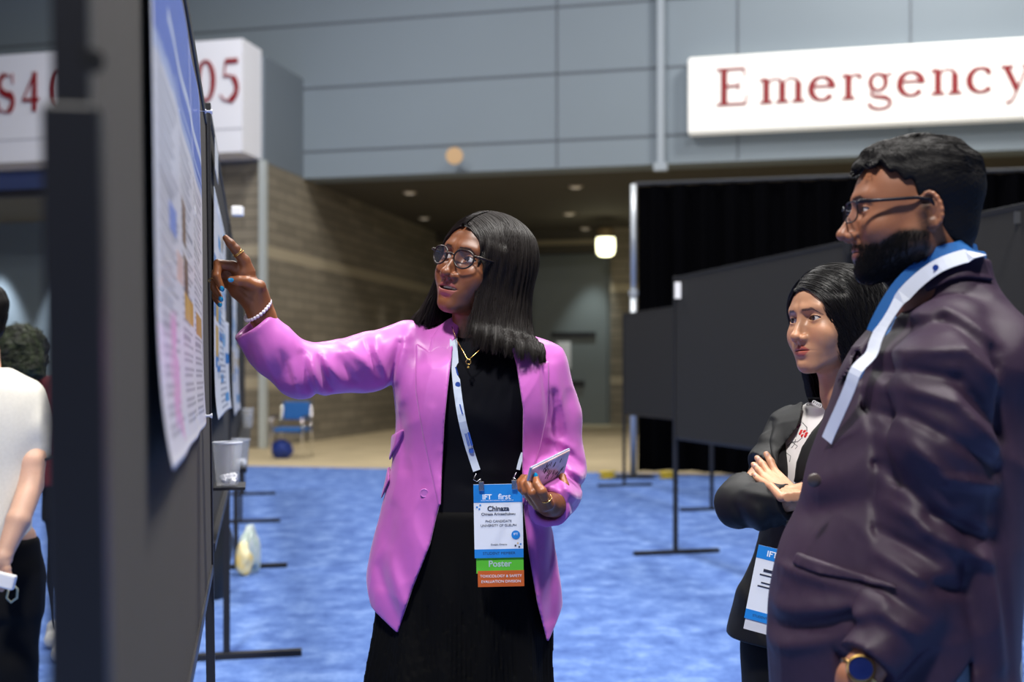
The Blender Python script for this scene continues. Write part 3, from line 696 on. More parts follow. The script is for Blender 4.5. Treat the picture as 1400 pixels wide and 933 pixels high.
# ---------------------------------------------------------------- head
# local frame: x to the person's left, -y forward, z up, origin between the eyes' height and ears
def head_sdf(K):
    g=lambda k,d: K.get(k,d)
    ex=g('ex',.0315); ez=0.0; ey=g('ey',-.0725); open_u=g('open_u',.0052); open_l=g('open_l',.0042); jw=g('jaw',.052); cw=g('chin',.018)
    mo=g('mouth',0.0); mw=g('mw',.024); nl=g('nose',1.0); lipf=g('lips',1.0); mz=-.066+g('mz',0)
    def f(p):
        x,y,z=p[:,0],p[:,1],p[:,2]; ax=np.abs(x); q=p.copy(); q[:,0]=ax
        d=ell(p,(0,.016,.034),(.073,.094,g('crown',.072)))
        d=smin(d,ell(p,(0,-.034,.02),(.060,.056,.062)),.03)
        d=smin(d,ell(q,(.022,-.030,-.035),(.042,.056,.058)),.03)
        d=smin(d,cone(q,(jw,-.002,-.060),(.014,-.070,-.096),.017,cw),.030)
        d=smin(d,cone(q,(.060,.012,-.01),(jw,-.000,-.058),.014,.016),.03)
        d=smin(d,ell(p,(0,-.050,-.072),(.034,.040,.034)),.02)
        d=smin(d,ell(p,(0,-.0745,-.0985),(.016,.014,.013)),.018)
        d=smin(d,ell(q,(.040,-.060,-.030),(.019,.020,.016)),.022)      # cheek
        if g('cheek',0): d=smin(d,ell(q,(.034,-.060,-.042),(.022,.020,.026)),.02)
        d=smin(d,cone(q,(.010,-.0865,.021),(.040,-.0735,.022),.0075,.0065),.016) # brow
        # sockets
        d=smax(d,-ell(q,(ex-.001,-.0935,ez+.001),(.0185,.0135,.0125)),.012)
        d=smax(d,-ell(q,(.0135,-.094,ez+.002),(.006,.010,.010)),.010)
        # nose
        br=g('bridge',.0065)
        n=cone(p,(0,-.0835,.012),(0,-.1085*nl+.0,-.034),br,.0085)
        n=smin(n,cone(p,(0,-.078,.004),(0,-.0925*nl,-.034),.0085,.0115),.006)
        n=smin(n,ell(p,(0,-.1085*nl,-.0365),(g('tipw',.0105),.0095,.0085)),.006)
        n=smin(n,ell(q,(g('alaw',.0132),-.0965*nl,-.0405),(.0072,.0100,.0078)),.004)
        n=smin(n,cone(p,(0,-.095,-.045),(0,-.088,-.05),.005,.006),.004)
        d=smin(d,n,.011)
        d=smax(d,-ell(q,(.0070,-.0985*nl,-.0490),(.0030,.0042,.0030)),.002)
        # muzzle and lips
        d=smin(d,ell(p,(0,-.068,mz),(.033,.0235,.022)),.016)
        yc=-.0915+2.6*ax**2*6
        cup=.0016*gs(ax-.006,.004)-.0012*gs(x,.003)
        up=np.sqrt(((y-(-.0895+11*ax**2))/.0075)**2+((z-(mz+.0045+mo*.45+cup))/(.0052*lipf))**2+(x/mw)**4)
        lo_=np.sqrt(((y-(-.0885+11*ax**2))/.0080)**2+((z-(mz-.0055-mo*.55))/(.0064*lipf))**2+(x/(mw*.9))**4)
        d=smin(d,(up-1)*.0050,.0035); d=smin(d,(lo_-1)*.0056,.0035)
        cut=np.sqrt((x/(mw*.94))**2+((z-mz+12*ax**2*.15*(1 if mo==0 else 0))/(.0009+mo*.85))**2)
        cutd=(cut-1)*(.0009+mo*.6); inn=np.maximum(cutd,np.maximum(y+.072,-(y+.12)))
        d=smax(d,-inn,.0016)
        d=smax(d,-ell(p,(0,-.0965,-.0855+mz+.066),(.014,.0055,.0035)),.008)    # crease under lip
        d=smax(d,-cone(p,(0,-.0950,-.0535),(0,-.0975,-.0590),.0010,.0014),.003) # philtrum
        td=cone(q,(.0185,-.092,-.042),(.0300,-.078,-.066),.0); d=d+.0016*g('nlf',1)*np.exp(-(td/.0035)**2)
        td=cone(q,(.0240,-.082,mz),(.0275,-.078,mz-.006),.0); d=d+.0012*np.exp(-(td/.003)**2)
        # lids
        e=np.sqrt((ax-ex)**2+(y-ey)**2+(z-ez)**2)
        lid=e-.0143; lid=smax(lid,-(e-.0118),.001); lid=np.maximum(lid,y+.066)
        d=smin(d,lid,.0045)
        tx=(ax-ex)/.0150; arcu=open_u*np.clip(1-tx**2,0,1)**.7+.0006*tx; arcl=-open_l*np.clip(1-np.abs(tx)**2.4,0,1)+.0008*tx
        gap=np.maximum(z-ez-arcu,arcl-(z-ez)); gap=np.maximum(gap,(np.abs(ax-ex)-.0150)); gap=np.maximum(gap,y+.055)
        d=smax(d,-gap,.0012)
        crease=np.abs(z-ez-(open_u+.0042)*np.clip(1-(tx/1.25)**2,0,1)**.6-.0)
        d=d+.0011*np.exp(-(crease/.0011)**2)*(np.abs(tx)<1.15)*(y<-.07)*(z>ez)
        # ears
        if g('ears',True):
            eo=lambda a,b,c: tuple(np.array((.0745,.014,-.008))+ER@np.array((a,b,c)))
            er=ell(q,eo(0,0,0),(.0045,.0150,.0285),ER)
            er=smax(er,-ell(q,eo(.006,-.001,.004),(.0058,.0115,.0215),ER),.003)
            er=smin(er,chain(q,rim,[.0024,.0030,.0032,.0032,.0032,.0032,.0032,.0032,.003,.0028,.0024,.002],.003),.003)
            er=smin(er,chain(q,[eo(.002,.008,-.012),eo(.003,.0085,.002),eo(.003,.004,.013),eo(.002,-.002,.018)],[.0022,.0026,.0024,.0018],.002),.003)
            er=smax(er,-ell(q,eo(.004,-.003,-.003),(.0075,.0068,.0105),ER),.002)
            er=smin(er,ell(q,eo(.001,-.0015,-.0225),(.0042,.0080,.0085)),.004)
            er=smin(er,ell(q,eo(.001,-.0110,-.006),(.0038,.0032,.0060)),.003)
            er=smin(er,cone(q,(.066,.006,-.008),(.070,.012,-.008),.014,.010),.004)
            er=smax(er,-ell(q,eo(.0075,-.003,-.002),(.0075,.0062,.0095),ER),.002)
            d=smin(d,er,.006)
        # neck
        na=g('neck',.052); nk=g('neckv',(0,.035,-.20))
        d=smin(d,chain(p,[(0,.022,-.055),(0,.03,-.11),nk],[na*1.0,na*.97,na*1.06],.01),.020)
        d=smin(d,cone(p,(0,.0,-.10),(0,.006,-.155),.032,.034),.03)
        if g('jawcut',0): pass
        return d
    a=math.radians(12); ER=np.array([[1,0,0],[0,math.cos(a),-math.sin(a)],[0,math.sin(a),math.cos(a)]])
    Rz=Matrix.Rotation(math.radians(-22),3,'Z'); ER=np.array(Rz)@ER
    rim=[]
    for t in np.linspace(-.42*PI,.93*PI,12):
        loc=np.array((.004,.0150*math.cos(t)*1.0,.0275*math.sin(t))); rim.append(np.array((.0745,.014,-.008))+ER@loc)
    def ear_rim(q): return chain(q,rim,[.0032]*len(rim),.002)
    return f
def head_color(K):
    sk=np.array(K['skin']); lip=np.array(K['lip']); hair=np.array(K['hairc']); mz=-.066+K.get('mz',0); lf=K.get('lips',1.0); mo=K.get('mouth',0); mw=K.get('mw',.024); ex=K.get('ex',.0315)
    def c(P_):
        x,y,z=P_[:,0],P_[:,1],P_[:,2]; ax=np.abs(x)
        c=np.tile(sk,(len(P_),1)); n=vnoise(P_,60,2)*.04+vnoise(P_,250,3)*.025; c=c*(1+n[:,None])
        c=blend(c,.30*gs(ax-.042,.02)*gs(z+.03,.018)*(y<-.02),K.get('blush',sk*np.array((1.15,.9,.85))))
        c=blend(c,.35*gs(ax,.014)*gs(z+.038,.012)*(y<-.09),sk*np.array((1.12,.92,.86)))
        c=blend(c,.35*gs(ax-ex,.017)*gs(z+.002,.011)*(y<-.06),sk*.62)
        # lips
        up=(z<mz+(.0100*lf+mo*.45)*(1-(ax/mw)**2)+.0006+.0015*gs(ax-.006,.004)-.0015*gs(ax,.003))&(z>mz-.001)
        lo_=(z>mz-(.0120*lf+mo*.55)*(1-(ax/mw)**2.4)-.0004)&(z<=mz-.0005)
        m=((up|lo_)&(ax<mw)&(y<-.074)).astype(float); c=blend(c,m*.88,lip)
        ins=((np.abs(z-mz)<mo*.85)&(ax<mw*.95)&(y>-.0865)&(y<-.05)).astype(float)
        if mo>0: c=blend(c,ins,(.05,.012,.012))
        # brows
        bz=K.get('browz',.0215)-.9*np.maximum(ax-.034,0)+.05*(ax-.014)
        bw=K.get('broww',.0030)*(1-.55*sstep(.03,.052,ax)); br=(gs(z-bz,bw)>.5)*sstep(.009,.014,ax)*(1-sstep(.048,.054,ax))*(y<-.04)
        br=br*(.88+.12*np.sin(ax*5200+z*2900)); c=blend(c,br*K.get('browd',.85),hair)
        # lash line
        tx=(ax-ex)/.0150; au=K.get('open_u',.0052)*np.clip(1-tx**2,0,1)**.7
        c=blend(c,(gs(z-au-.0004,.0011)*(np.abs(tx)<1.02)*(y<-.065)*(y>-.1)),np.array((.012,.008,.007)))
        if K.get('beard'):
            n1=vnoise(P_,420,5)*.5+vnoise(P_,900,6)*.5
            jl=sstep(-.030,-.052,z-.35*np.maximum(y+.02,0)*-1+ .0)   # below cheek line
            line=-.036-.55*np.clip(-(y+.035),0,.03)
            m=sstep(.006,-.008,z-line)*sstep(.020,.004,y)*sstep(-.150,-.122,z)
            m=np.maximum(m,gs(y-.004,.012)*sstep(.02,.0,z)*(z>-.06)*(ax>.05)*.8)
            m=m*(1-.92*gs(ax,.026)*gs(z-mz,.0115)*(y<-.07))
            mus=(y<-.075)*gs(z+.0565,.0052)*(ax<.030); m=np.maximum(m,mus*.95)
            m=m*(1-.8*gs(ax,.03)*(z>-.05)*(z<-.036))
            m=m*(1-m_l) if False else m
            lipm=((up|lo_)&(ax<mw)&(y<-.074)); m=np.where(lipm,0,m)
            c=blend(c,np.clip(m*(1.02+.25*n1),0,.97),hair)
        if K.get('stubble_hair'):   # closely cropped sides painted under the hair
            m=sstep(-.004,.012,z-.05+.9*(-y)*(y<0)*1.0)*sstep(-.05,-.03,y)*0
            c=blend(c,m,hair)
        return c
    return c
def head_matrix(origin,yaw,pitch=0,roll=0,scale=1.0):
    """yaw: 0 faces the camera (-Y), positive turns to photo left; pitch>0 looks up"""
    return Matrix.Translation(origin)@Matrix.Rotation(math.radians(-yaw),4,'Z')@Matrix.Rotation(math.radians(-pitch),4,'X')@Matrix.Rotation(math.radians(roll),4,'Y')@Matrix.Scale(scale,4)
def eyes(parent,M,K,look=(0,-1,0)):
    ex=K.get('ex',.0315); ey=K.get('ey',-.0725); L=Vector(look).normalized()
    mm=mat('eye_surface',(1,1,1),.12,attr='Col',coat=.6,spec=.6)
    for sx in(-1,1):
        bm=bmesh.new(); bmesh.ops.create_uvsphere(bm,u_segments=64,v_segments=48,radius=.0119)
        c=Vector((sx*ex,ey,0)); cols=[]
        Lx=L
        for v in bm.verts:
            n=v.co.normalized(); a=math.acos(max(-1,min(1,n.dot(Lx))))
            r=a*.0119
            if r<.0021: col=(.004,.004,.005)
            elif r<.0056: col=K.get('iris',(.035,.018,.010)) if r<.0050 else (.012,.008,.007)
            else: 
                s=.62-.1*min(1,(r-.0058)/.008); col=(s,s*.93,s*.90)
            if a<.5: v.co*=1+.035*math.cos(a/.5*PI/2)
            cols.append(col)
            v.co=v.co+c
        me=bpy.data.meshes.new('eyeball'); bm.to_mesh(me); bm.free(); set_col(me,np.array(cols)); me.transform(M)
        link('eyeball',me,parent,mm,True)
def teeth(parent,M,mz,w_=.016):
    mb=MB()
    for i in range(8):
        x=(i-3.5)*.0048; mb.box((x,-.0835+9*x*x,mz+.0035),(.0045,.003,.0075))
    me=mesh_from('teeth',mb.v,mb.f); me.transform(M); o=link('teeth',me,parent,mat('tooth_enamel',(.75,.70,.62),.25)); 
    b=o.modifiers.new('bevel','BEVEL'); b.width=.0008; b.segments=2
# ---------------------------------------------------------------- people toolbox
class Fig:
    """a person standing at depth D; L() turns a photo pixel (and metres behind D) into a world point"""
    def __init__(s,D): s.D=D
    def L(s,u,v,w=0): return np.array(P(u,v,s.D+w),np.float32)
    def pl(s,pts,w=0): return [(float(s.L(u,v,w)[0]),float(s.L(u,v,w)[2])) for u,v in pts]
    def folds(s,p,segs,w=0):
        """cloth folds: ridges (+) and furrows (-) along segments u1,v1,u2,v2,height mm,width px"""
        d=0
        for u1,v1,u2,v2,am,wd in segs:
            a=s.L(u1,v1,w)[[0,2]]; b=s.L(u2,v2,w)[[0,2]]; ab=b-a; q=p[:,[0,2]]-a
            t=np.clip((q@ab)/float(ab@ab),0,1); r2=((q-t[:,None]*ab)**2).sum(1)
            W=wd/F*(s.D+w); d=d+am*.001*np.exp(-r2/(W*W))*(.55+.45*np.sin(np.clip(t,0,1)*PI))
        return d
def head_eyes_at(u,v,D,yaw,pitch,roll,scale,ey=-.0725):
    R=head_matrix((0,0,0),yaw,pitch,roll,scale); o=P(u,v,D)-(R@Vector((0,ey,0)))
    return head_matrix(o,yaw,pitch,roll,scale)
def grad(f,p,e=.0015):
    g=np.zeros_like(p)
    for i in range(3):
        a=p.copy(); a[:,i]+=e; b=p.copy(); b[:,i]-=e; g[:,i]=(f(a)-f(b))/(2*e)
    return g/np.maximum(np.linalg.norm(g,axis=1,keepdims=True),1e-6)
def strands(name,f,starts,dirf,n,step,off,rad,mat_,parent,M,seed=1,ends=None,wav=0,wfreq=40,clump=0,jit=.0,zcut=None):
    """thin hair strands that slide over the surface f in the combing direction dirf(p,i)"""
    g=np.random.default_rng(seed); p=np.asarray(starts,np.float32).copy(); N=len(p)
    offs=np.asarray(off(N,g) if callable(off) else np.full(N,off),np.float32)
    ln=np.asarray(ends(N,g) if ends is not None else np.full(N,n),int)
    path=np.zeros((n,N,3),np.float32); ph=g.uniform(0,6.28,N)
    jd=g.normal(size=(N,3)).astype(np.float32)*jit
    for i in range(n):
        d=f(p)-offs; nn=grad(f,p); p=p-nn*d[:,None]*.9
        path[i]=p
        dr=dirf(p,i)+jd; dr=dr-nn*(dr*nn).sum(1,keepdims=True)
        l=np.linalg.norm(dr,axis=1,keepdims=True); dr=dr/np.maximum(l,1e-6)
        if wav:
            s_=np.cross(dr,nn); wv=wav*min(1,max(.08,(i-4)/14)); dr=dr+s_*(wv*np.sin(i*step*wfreq*6.28+ph+p[:,1]*30))[:,None]+nn*(wv*.4*np.cos(i*step*wfreq*6.28+ph))[:,None]
        p=p+dr*step
    if zcut is not None:
        zc_=zcut(N,g)[None,:]; below=path[:,:,2]<zc_; first=np.where(below.any(0),below.argmax(0),n); ln=np.maximum(np.minimum(ln,first),3)
    return strand_mesh(name,path,ln,rad,mat_,parent,M)
def strand_mesh(name,path,ln,rad,mat_,parent,M):
    n,N,_=path.shape
    t=np.gradient(path,axis=0); t/=np.maximum(np.linalg.norm(t,axis=2,keepdims=True),1e-7)
    up=np.array((.3,.8,.52),np.float32); a=np.cross(t,up); a/=np.maximum(np.linalg.norm(a,axis=2,keepdims=True),1e-7); b=np.cross(t,a)
    k=np.arange(n)[:,None]; tt=np.clip(k/np.maximum(ln[None],1),0,1); r=rad*(1-.85*tt**3)*np.where(k<ln[None],1,0)
    last=np.minimum(k,ln[None]-1); pp=np.take_along_axis(path,np.repeat(np.broadcast_to(last,(n,N))[:,:,None],3,2),0)
    vs=np.stack([pp+(a*math.cos(c)+b*math.sin(c))*r[:,:,None] for c in (0,2.094,4.189)],2)   # n,N,3(side),3
    V=vs.transpose(1,0,2,3).reshape(-1,3); base=(np.arange(N)*n*3)[:,None,None]; i=np.arange(n-1)[None,:,None]*3; s=np.arange(3)[None,None,:]; s2=(s+1)%3
    keep=(np.arange(n-1)[None,:,None]<(ln[:,None,None]-1))&(s>=0)
    q=np.stack([base+i+s,base+i+s2,base+i+3+s2,base+i+3+s],-1)[keep]
    V=V@np.array(M)[:3,:3].T+np.array(M)[:3,3]
    used=np.unique(q); mp=np.zeros(len(V),np.int64); mp[used]=np.arange(len(used))
    return link(name,npmesh(name,V[used],mp[q]),parent,mat_,True)
def attach(o,parent):
    o.parent=parent; bpy.context.view_layer.update(); o.matrix_parent_inverse=parent.matrix_world.inverted(); return o
def snap(f,p,step=.002,lift=.0):     # move a point along the depth axis until it lies on the front of f
    p=np.array(p,np.float32); ys=np.arange(-.30,.30,step)+p[1]; q=np.tile(p,(len(ys),1)); q[:,1]=ys
    d=f(q.astype(np.float32)); i=int(np.argmax(d<0)) if (d<0).any() else len(ys)//2
    q=q[i].copy(); q[1]-=lift; return q
def T4(M): return Matrix.Identity(4) if M is None else M
def glasses(parent,M,K,shape,rim_r,mfr,mlens,temple_z=.004,y0=-.098,wrap=.9,temple_r=.0016,lens_alpha=.12,tilt=0,ex=None,bridge_z=.006):
    ex=ex or K.get('ex',.0315)
    r=None
    fr=MB(); ring=[]
    def yy(x): return y0+wrap*x*x*4.2
    for sx in(-1,1):
        pts=[]
        for a in np.linspace(0,2*PI,49):
            dx,dz=shape(a); x=sx*(ex+.0015+dx); pts.append(Vector((x,yy(x),dz-.001)))
        fr.tube(pts,rim_r,8,False)
    fr.tube([Vector((x,yy(x)-.002,bridge_z-.0+.002*(1-(x/.009)**2))) for x in np.linspace(-.0105,.0105,9)],rim_r*1.05,8)
    M_=M; fo=link('glasses',mesh_from('glasses',fr.v,fr.f),None,mfr,True)
    fo.data.transform(M_); attach(fo,parent)
    for sx in(-1,1):
        tm=MB(); x1=ex+.0015+shape(0)[0]
        tm.tube([Vector((sx*x1,yy(x1),temple_z)),Vector((sx*(x1+.010),yy(x1)+.003,temple_z)),Vector((sx*.0735,-.06,temple_z)),Vector((sx*.079,-.01,temple_z+.001)),Vector((sx*.080,.012,temple_z-.002)),Vector((sx*.078,.028,-.022))],[temple_r*1.3,temple_r*1.3,temple_r,temple_r,temple_r,temple_r*.8],8)
        o=link('temple_arm',mesh_from('temple',tm.v,tm.f),None,mat('temple_'+mfr.name,srgb(44,36,32),.3) if temple_r<.002 else mfr,True); o.data.transform(M_); attach(o,fo)
        ls=MB(); n=48; vs=[];c=Vector((sx*(ex+.0015),yy(ex),-.001))
        for z_ in(-.0004,.0004):
            for a in np.linspace(0,2*PI,n,endpoint=False):
                dx,dz=shape(a); x=sx*(ex+.0015+dx); vs.append(Vector((x,yy(x)+z_,dz-.001)))
        fs=[tuple(range(n)),tuple(range(2*n-1,n-1,-1))]+[(i,(i+1)%n,n+(i+1)%n,n+i) for i in range(n)]
        ls.add(vs,fs); o=link('lens',mesh_from('lens',ls.v,ls.f),None,mlens); o.data.transform(M_); attach(o,fo)
    return fo
def nail(parent,p,axis,nrm,col,L_=.0058,W_=.0042,name='fingernail'):
    axis=Vector(axis).normalized(); nrm=Vector(nrm); nrm=(nrm-axis*nrm.dot(axis)).normalized(); sd=axis.cross(nrm)
    bm=bmesh.new(); bmesh.ops.create_uvsphere(bm,u_segments=20,v_segments=12,radius=1)
    for v in bm.verts: v.co=Vector(p)+axis*(v.co.x*L_)+sd*(v.co.y*W_)+nrm*(v.co.z*.0014-.0011*v.co.y**2)
    me=bpy.data.meshes.new(name); bm.to_mesh(me); bm.free(); return link(name,me,parent,col,True)
def ringband(parent,c,axis,R_,r,m,name='finger_ring'):
    axis=Vector(axis).normalized(); a=axis.orthogonal().normalized(); b=axis.cross(a)
    return MB().tube([Vector(c)+(a*math.cos(t)+b*math.sin(t))*R_ for t in np.linspace(0,2*PI,33)],r,8,False).build(name,m,parent,smooth=True)
def text(parent,s,M,size,m,align='CENTER',ext=.0002,name='print_text',bold=0,sx=1):
    cu=bpy.data.curves.new('t','FONT'); cu.body=s; cu.size=size; cu.align_x=align; cu.extrude=ext; cu.offset=bold
    o=bpy.data.objects.new('t',cu); COL.objects.link(o); bpy.context.view_layer.update()
    dg=bpy.context.evaluated_depsgraph_get(); me=bpy.data.meshes.new_from_object(o.evaluated_get(dg)); bpy.data.objects.remove(o)
    me.transform(M@Matrix.Diagonal((sx,1,1,1))); me.materials.clear(); q=link(name,me,None,m); return attach(q,parent)
def frame4(o,x,y):      # 4x4 with local x,y axes
    x=Vector(x).normalized(); y=Vector(y); y=(y-x*y.dot(x)).normalized(); z=x.cross(y)
    M=Matrix.Identity(4)
    for i in range(3): M[i][0]=x[i];M[i][1]=y[i];M[i][2]=z[i];M[i][3]=o[i]
    return M
def slab(parent,name,M,w,h,t,m,bevel=0,z=0):
    mb=MB(); mb.v=[tuple(M@Vector((x*w/2,y*h/2,z+k*t))) for k in(0,1) for y in(-1,1) for x in(-1,1)]
    mb.f=[(0,2,3,1),(4,5,7,6),(0,1,5,4),(2,6,7,3),(0,4,6,2),(1,3,7,5)]
    return mb.build(name,m,parent,bevel=bevel)
def ribbon(pts,wd,t,nrm,twist=None):
    """flat strap through pts, width along cross(tangent,normal)"""
    mb=MB(); n=len(pts); vs=[]
    for i,p in enumerate(pts):
        p=Vector(p); tg=(Vector(pts[min(i+1,n-1)])-Vector(pts[max(i-1,0)])).normalized()
        nn=Vector(nrm[i] if isinstance(nrm,list) else nrm); nn=(nn-tg*nn.dot(tg)).normalized(); s_=tg.cross(nn)
        for a,b in((-1,0),(1,0),(1,1),(-1,1)): vs.append(p+s_*a*wd/2+nn*b*t)
    fs=[(3,2,1,0),tuple(4*(n-1)+k for k in range(4))]
    for i in range(n-1):
        for k in range(4): fs.append((4*i+k,4*i+(k+1)%4,4*i+4+(k+1)%4,4*i+4+k))
    return mb.add(vs,fs)
def smooth_path(pts,n=30):
    pts=np.array([list(p) for p in pts],float); x=np.arange(len(pts)); xi=np.linspace(0,len(pts)-1,n)
    return [Vector(tuple(_cub(x,pts[:,k],xi)[i] for k in range(3))) for i in range(n)]
M_skin=lambda n,r=.42,s=.08: mat('skin_'+n,(1,1,1),r,attr='Col',sss=s,bump=.06,bscale=900)
# ================================================================ woman in the pink blazer
A=Fig(2.65); L=A.L
skinA=srgb(124,76,49); 
KA=dict(skin=skinA,lip=srgb(150,82,78),hairc=srgb(24,16,14),mouth=.0036,lips=1.58,mw=.0262,nlf=.3,cheek=1,jaw=.045,chin=.0155,tipw=.0125,alaw=.0155,bridge=.0062,nose=.985,open_u=.0060,open_l=.0048,iris=(.02,.011,.008),ears=False,neck=.047,neckv=(0,.030,-.20),browz=.0205,broww=.0030,browd=.97,blush=np.array(srgb(140,74,44)))
MA=head_eyes_at(630,354,2.56,38,8,12,1.05)
rootA=empty('person',(0,2.65,0)); rootA.location=tuple(P(640,700,2.65).xy)+(0,); tag(rootA,'woman in a pink blazer and black dress pointing at the poster board','person')
RZ=lambda a: np.array(Matrix.Rotation(math.radians(a),3,'Z'))
# ---- right hand (pointing) and left hand (phone), forearms
def handA1(p):
    d=cone(p,L(381,478,-.185),L(357,428,-.2),.027,.0250)
    d=smin(d,chain(p,[L(357,430,-.2),L(347,402,-.205),L(334,378,-.212)],[.0255,.0265,.0195],.01),.015)
    d=smin(d,chain(p,[L(350,412,-.2),L(326,396,-.202),L(317,388,-.20)],[.021,.018,.0125],.01),.02)
    fk=.0045
    d=smin(d,chain(p,[L(339,372,-.213),L(334,357,-.218),L(322,341,-.228),L(315,333,-.233),L(308.5,325.5,-.236)],[.0155,.0122,.0098,.0086,.0066],.004),.008)
    d=smin(d,chain(p,[L(330,376,-.212),L(318,364,-.217),L(298,361,-.228),L(296,378,-.240),L(303,394,-.240)],[.013,.0112,.0094,.0083,.0068],.003),fk)
    d=smin(d,chain(p,[L(322,384,-.205),L(309,374,-.207),L(291.5,375,-.213),L(291,392,-.226),L(301,408,-.230)],[.012,.0104,.0088,.0078,.0062],.003),fk)
    d=smin(d,chain(p,[L(318,392,-.198),L(306,386,-.197),L(289,390,-.200),L(292,405,-.212),L(300,416,-.217)],[.011,.0092,.0078,.0068,.0055],.003),fk)
    d=smin(d,chain(p,[L(358,414,-.213),L(354,392,-.228),L(336,385,-.243),L(326,384,-.247),L(316.5,383,-.249)],[.0155,.0135,.0108,.0098,.0078],.005),.012)
    # creases and tendons
    for a,b,am in ((L(345,352,-.24),L(352,380,-.24),-.0012),(L(322,372,-.235),L(338,380,-.235),.0015),(L(325,398,-.23),L(345,412,-.23),.001),(L(333,384,-.26),L(334,392,-.25),.0008)):
        d=d+am*np.exp(-(cone(p,a,b,0)/.004)**2)
    return d
hw=-.20
def handA2(p):
    d=cone(p,L(776,668,-.05),L(760,690,-.165),.030,.0245)
    d=smin(d,chain(p,[L(760,690,-.165),L(752,690,-.195),L(744,686,-.222)],[.0245,.0235,.018],.01),.012)
    d=smin(d,cone(p,L(757,692,-.18),L(738,690,-.20),.020,.014),.012)
    fk=.004
    d=smin(d,chain(p,[L(752,688,-.215),L(750,690,-.235),L(741,672,-.262),L(734,662,-.252),L(732.5,652,-.238)],[.014,.0112,.0096,.0084,.0066],.003),.006)
    d=smin(d,chain(p,[L(747,690,-.21),L(742,693,-.228),L(728,674,-.250),L(722,662,-.236),L(726,652,-.222)],[.013,.0112,.0096,.0084,.0066],.003),fk)
    d=smin(d,chain(p,[L(742,690,-.20),L(735,691,-.215),L(719.5,672,-.235),L(715,661,-.220),L(719,653,-.205)],[.012,.0106,.0092,.008,.0064],.003),fk)
    d=smin(d,chain(p,[L(736,687,-.195),L(729,686,-.202),L(713,668,-.217),L(711,659,-.203),L(715,652,-.19)],[.011,.0095,.0082,.0072,.0058],.003),fk)
    d=smin(d,chain(p,[L(762,688,-.18),L(769,676,-.175),L(771,664,-.16),L(769,652,-.15)],[.016,.0125,.0105,.008],.005),.010)
    return d
def hcol(sk,palm=None):
    sk=np.array(sk)
    def c(V):
        n=vnoise(V,90,4)*.05+vnoise(V,300,8)*.03; c=np.tile(sk,(len(V),1))*(1+n[:,None]); 
        if palm is not None: c=blend(c,sstep(-.1,.5,vnoise(V,45,12))*.6,palm)
        return c
    return c
def bodyA(p):   # torso, arms and legs under the clothes
    x=float(L(640,0)[0])
    d=loft(p,[(.80,x,2.66,.14,.10),(1.0,x,2.66,.11,.085),(1.2,x+.01,2.66,.12,.09),(1.34,x+.02,2.66,.10,.06),(1.40,x+.02,2.66,.06,.05)])
    d=smin(d,chain(p,[L(655,480,.01),L(560,485,0),L(500,500,-.05),L(412,508,-.15),L(381,480,-.183)],[.04,.036,.036,.034,.027],.005),.01)
    d=smin(d,chain(p,[L(655,480,.01),L(735,510,.01),L(757,570,.02),L(765,645,.01),L(776,668,-.05)],[.04,.036,.036,.034,.028],.005),.01)
    for s in(-1,1): d=smin(d,chain(p,[(x+s*.07,2.66,.85),(x+s*.085,2.64,.48),(x+s*.09,2.68,.09),(x+s*.1,2.56,.035)],[.085,.058,.038,.033],.02),.03)
    return d
bodA=solid('body',head_sdf(KA),(-.1,-.13,-.21),(.1,.13,.13),.0013,M_skin('deep_brown',.38),rootA,head_color(KA),MA,parts=[
 (handA1,L(285,500,-.28)-.01,L(405,315,-.13)+.01,.0017,hcol(skinA,srgb(176,108,62)),None),
 (handA2,L(705,715,-.29)-.01,L(800,640,.0)+.01,.0017,hcol(skinA,srgb(170,104,62)),None),
 (bodyA,(-.62,2.3,0.0),(.3,2.85,1.45),.009,(skinA),None)])
eyes(bodA,MA,KA,(-.25,-1,.10)); teeth(bodA,MA,-.0665)
M_nail=mat('blue_nail',srgb(20,150,205),.15,coat=.8)
for p,ax,n,ll in ((L(315.5,383,-.2575),L(315,383,0)-L(325,384,0),(0,-1,.15),.0062),(L(303.5,395,-.2465),L(303,395,0)-L(297,380,0),(.25,-1,0),.0062),(L(302,409,-.2365),L(303,411,0)-L(294,396,0),(.2,-1,0),.0062),
                (L(300.5,417,-.222),L(301,417,0)-L(294,406,0),(.2,-1,0),.005),(L(307.5,323.5,-.236),L(307,323,0)-L(318,337,0),(.3,.2,1),.005),
                (L(732.5,651,-.2455),L(732.5,649,0)-L(735,663,0),(0,-1,.2),.0068)):
    nail(bodA,p,ax,n,M_nail,ll,.0047)
M_gold=mat('gold',srgb(232,190,110),.22,1)
ringband(bodA,L(326.5,347,-.224),L(322,341,-.228)-L(334,357,-.218),.0112,.0013,M_gold); ringband(bodA,L(324.5,345,-.2255),L(322,341,-.228)-L(335,355,-.215),.0108,.0009,M_gold)
ringband(bodA,L(291.3,384,-.2195),L(291,392,-.226)-L(291.5,375,-.213),.0094,.0012,M_gold); ringband(bodA,L(747,682,-.248),L(741,672,-.262)-L(750,690,-.235),.0112,.0012,M_gold)
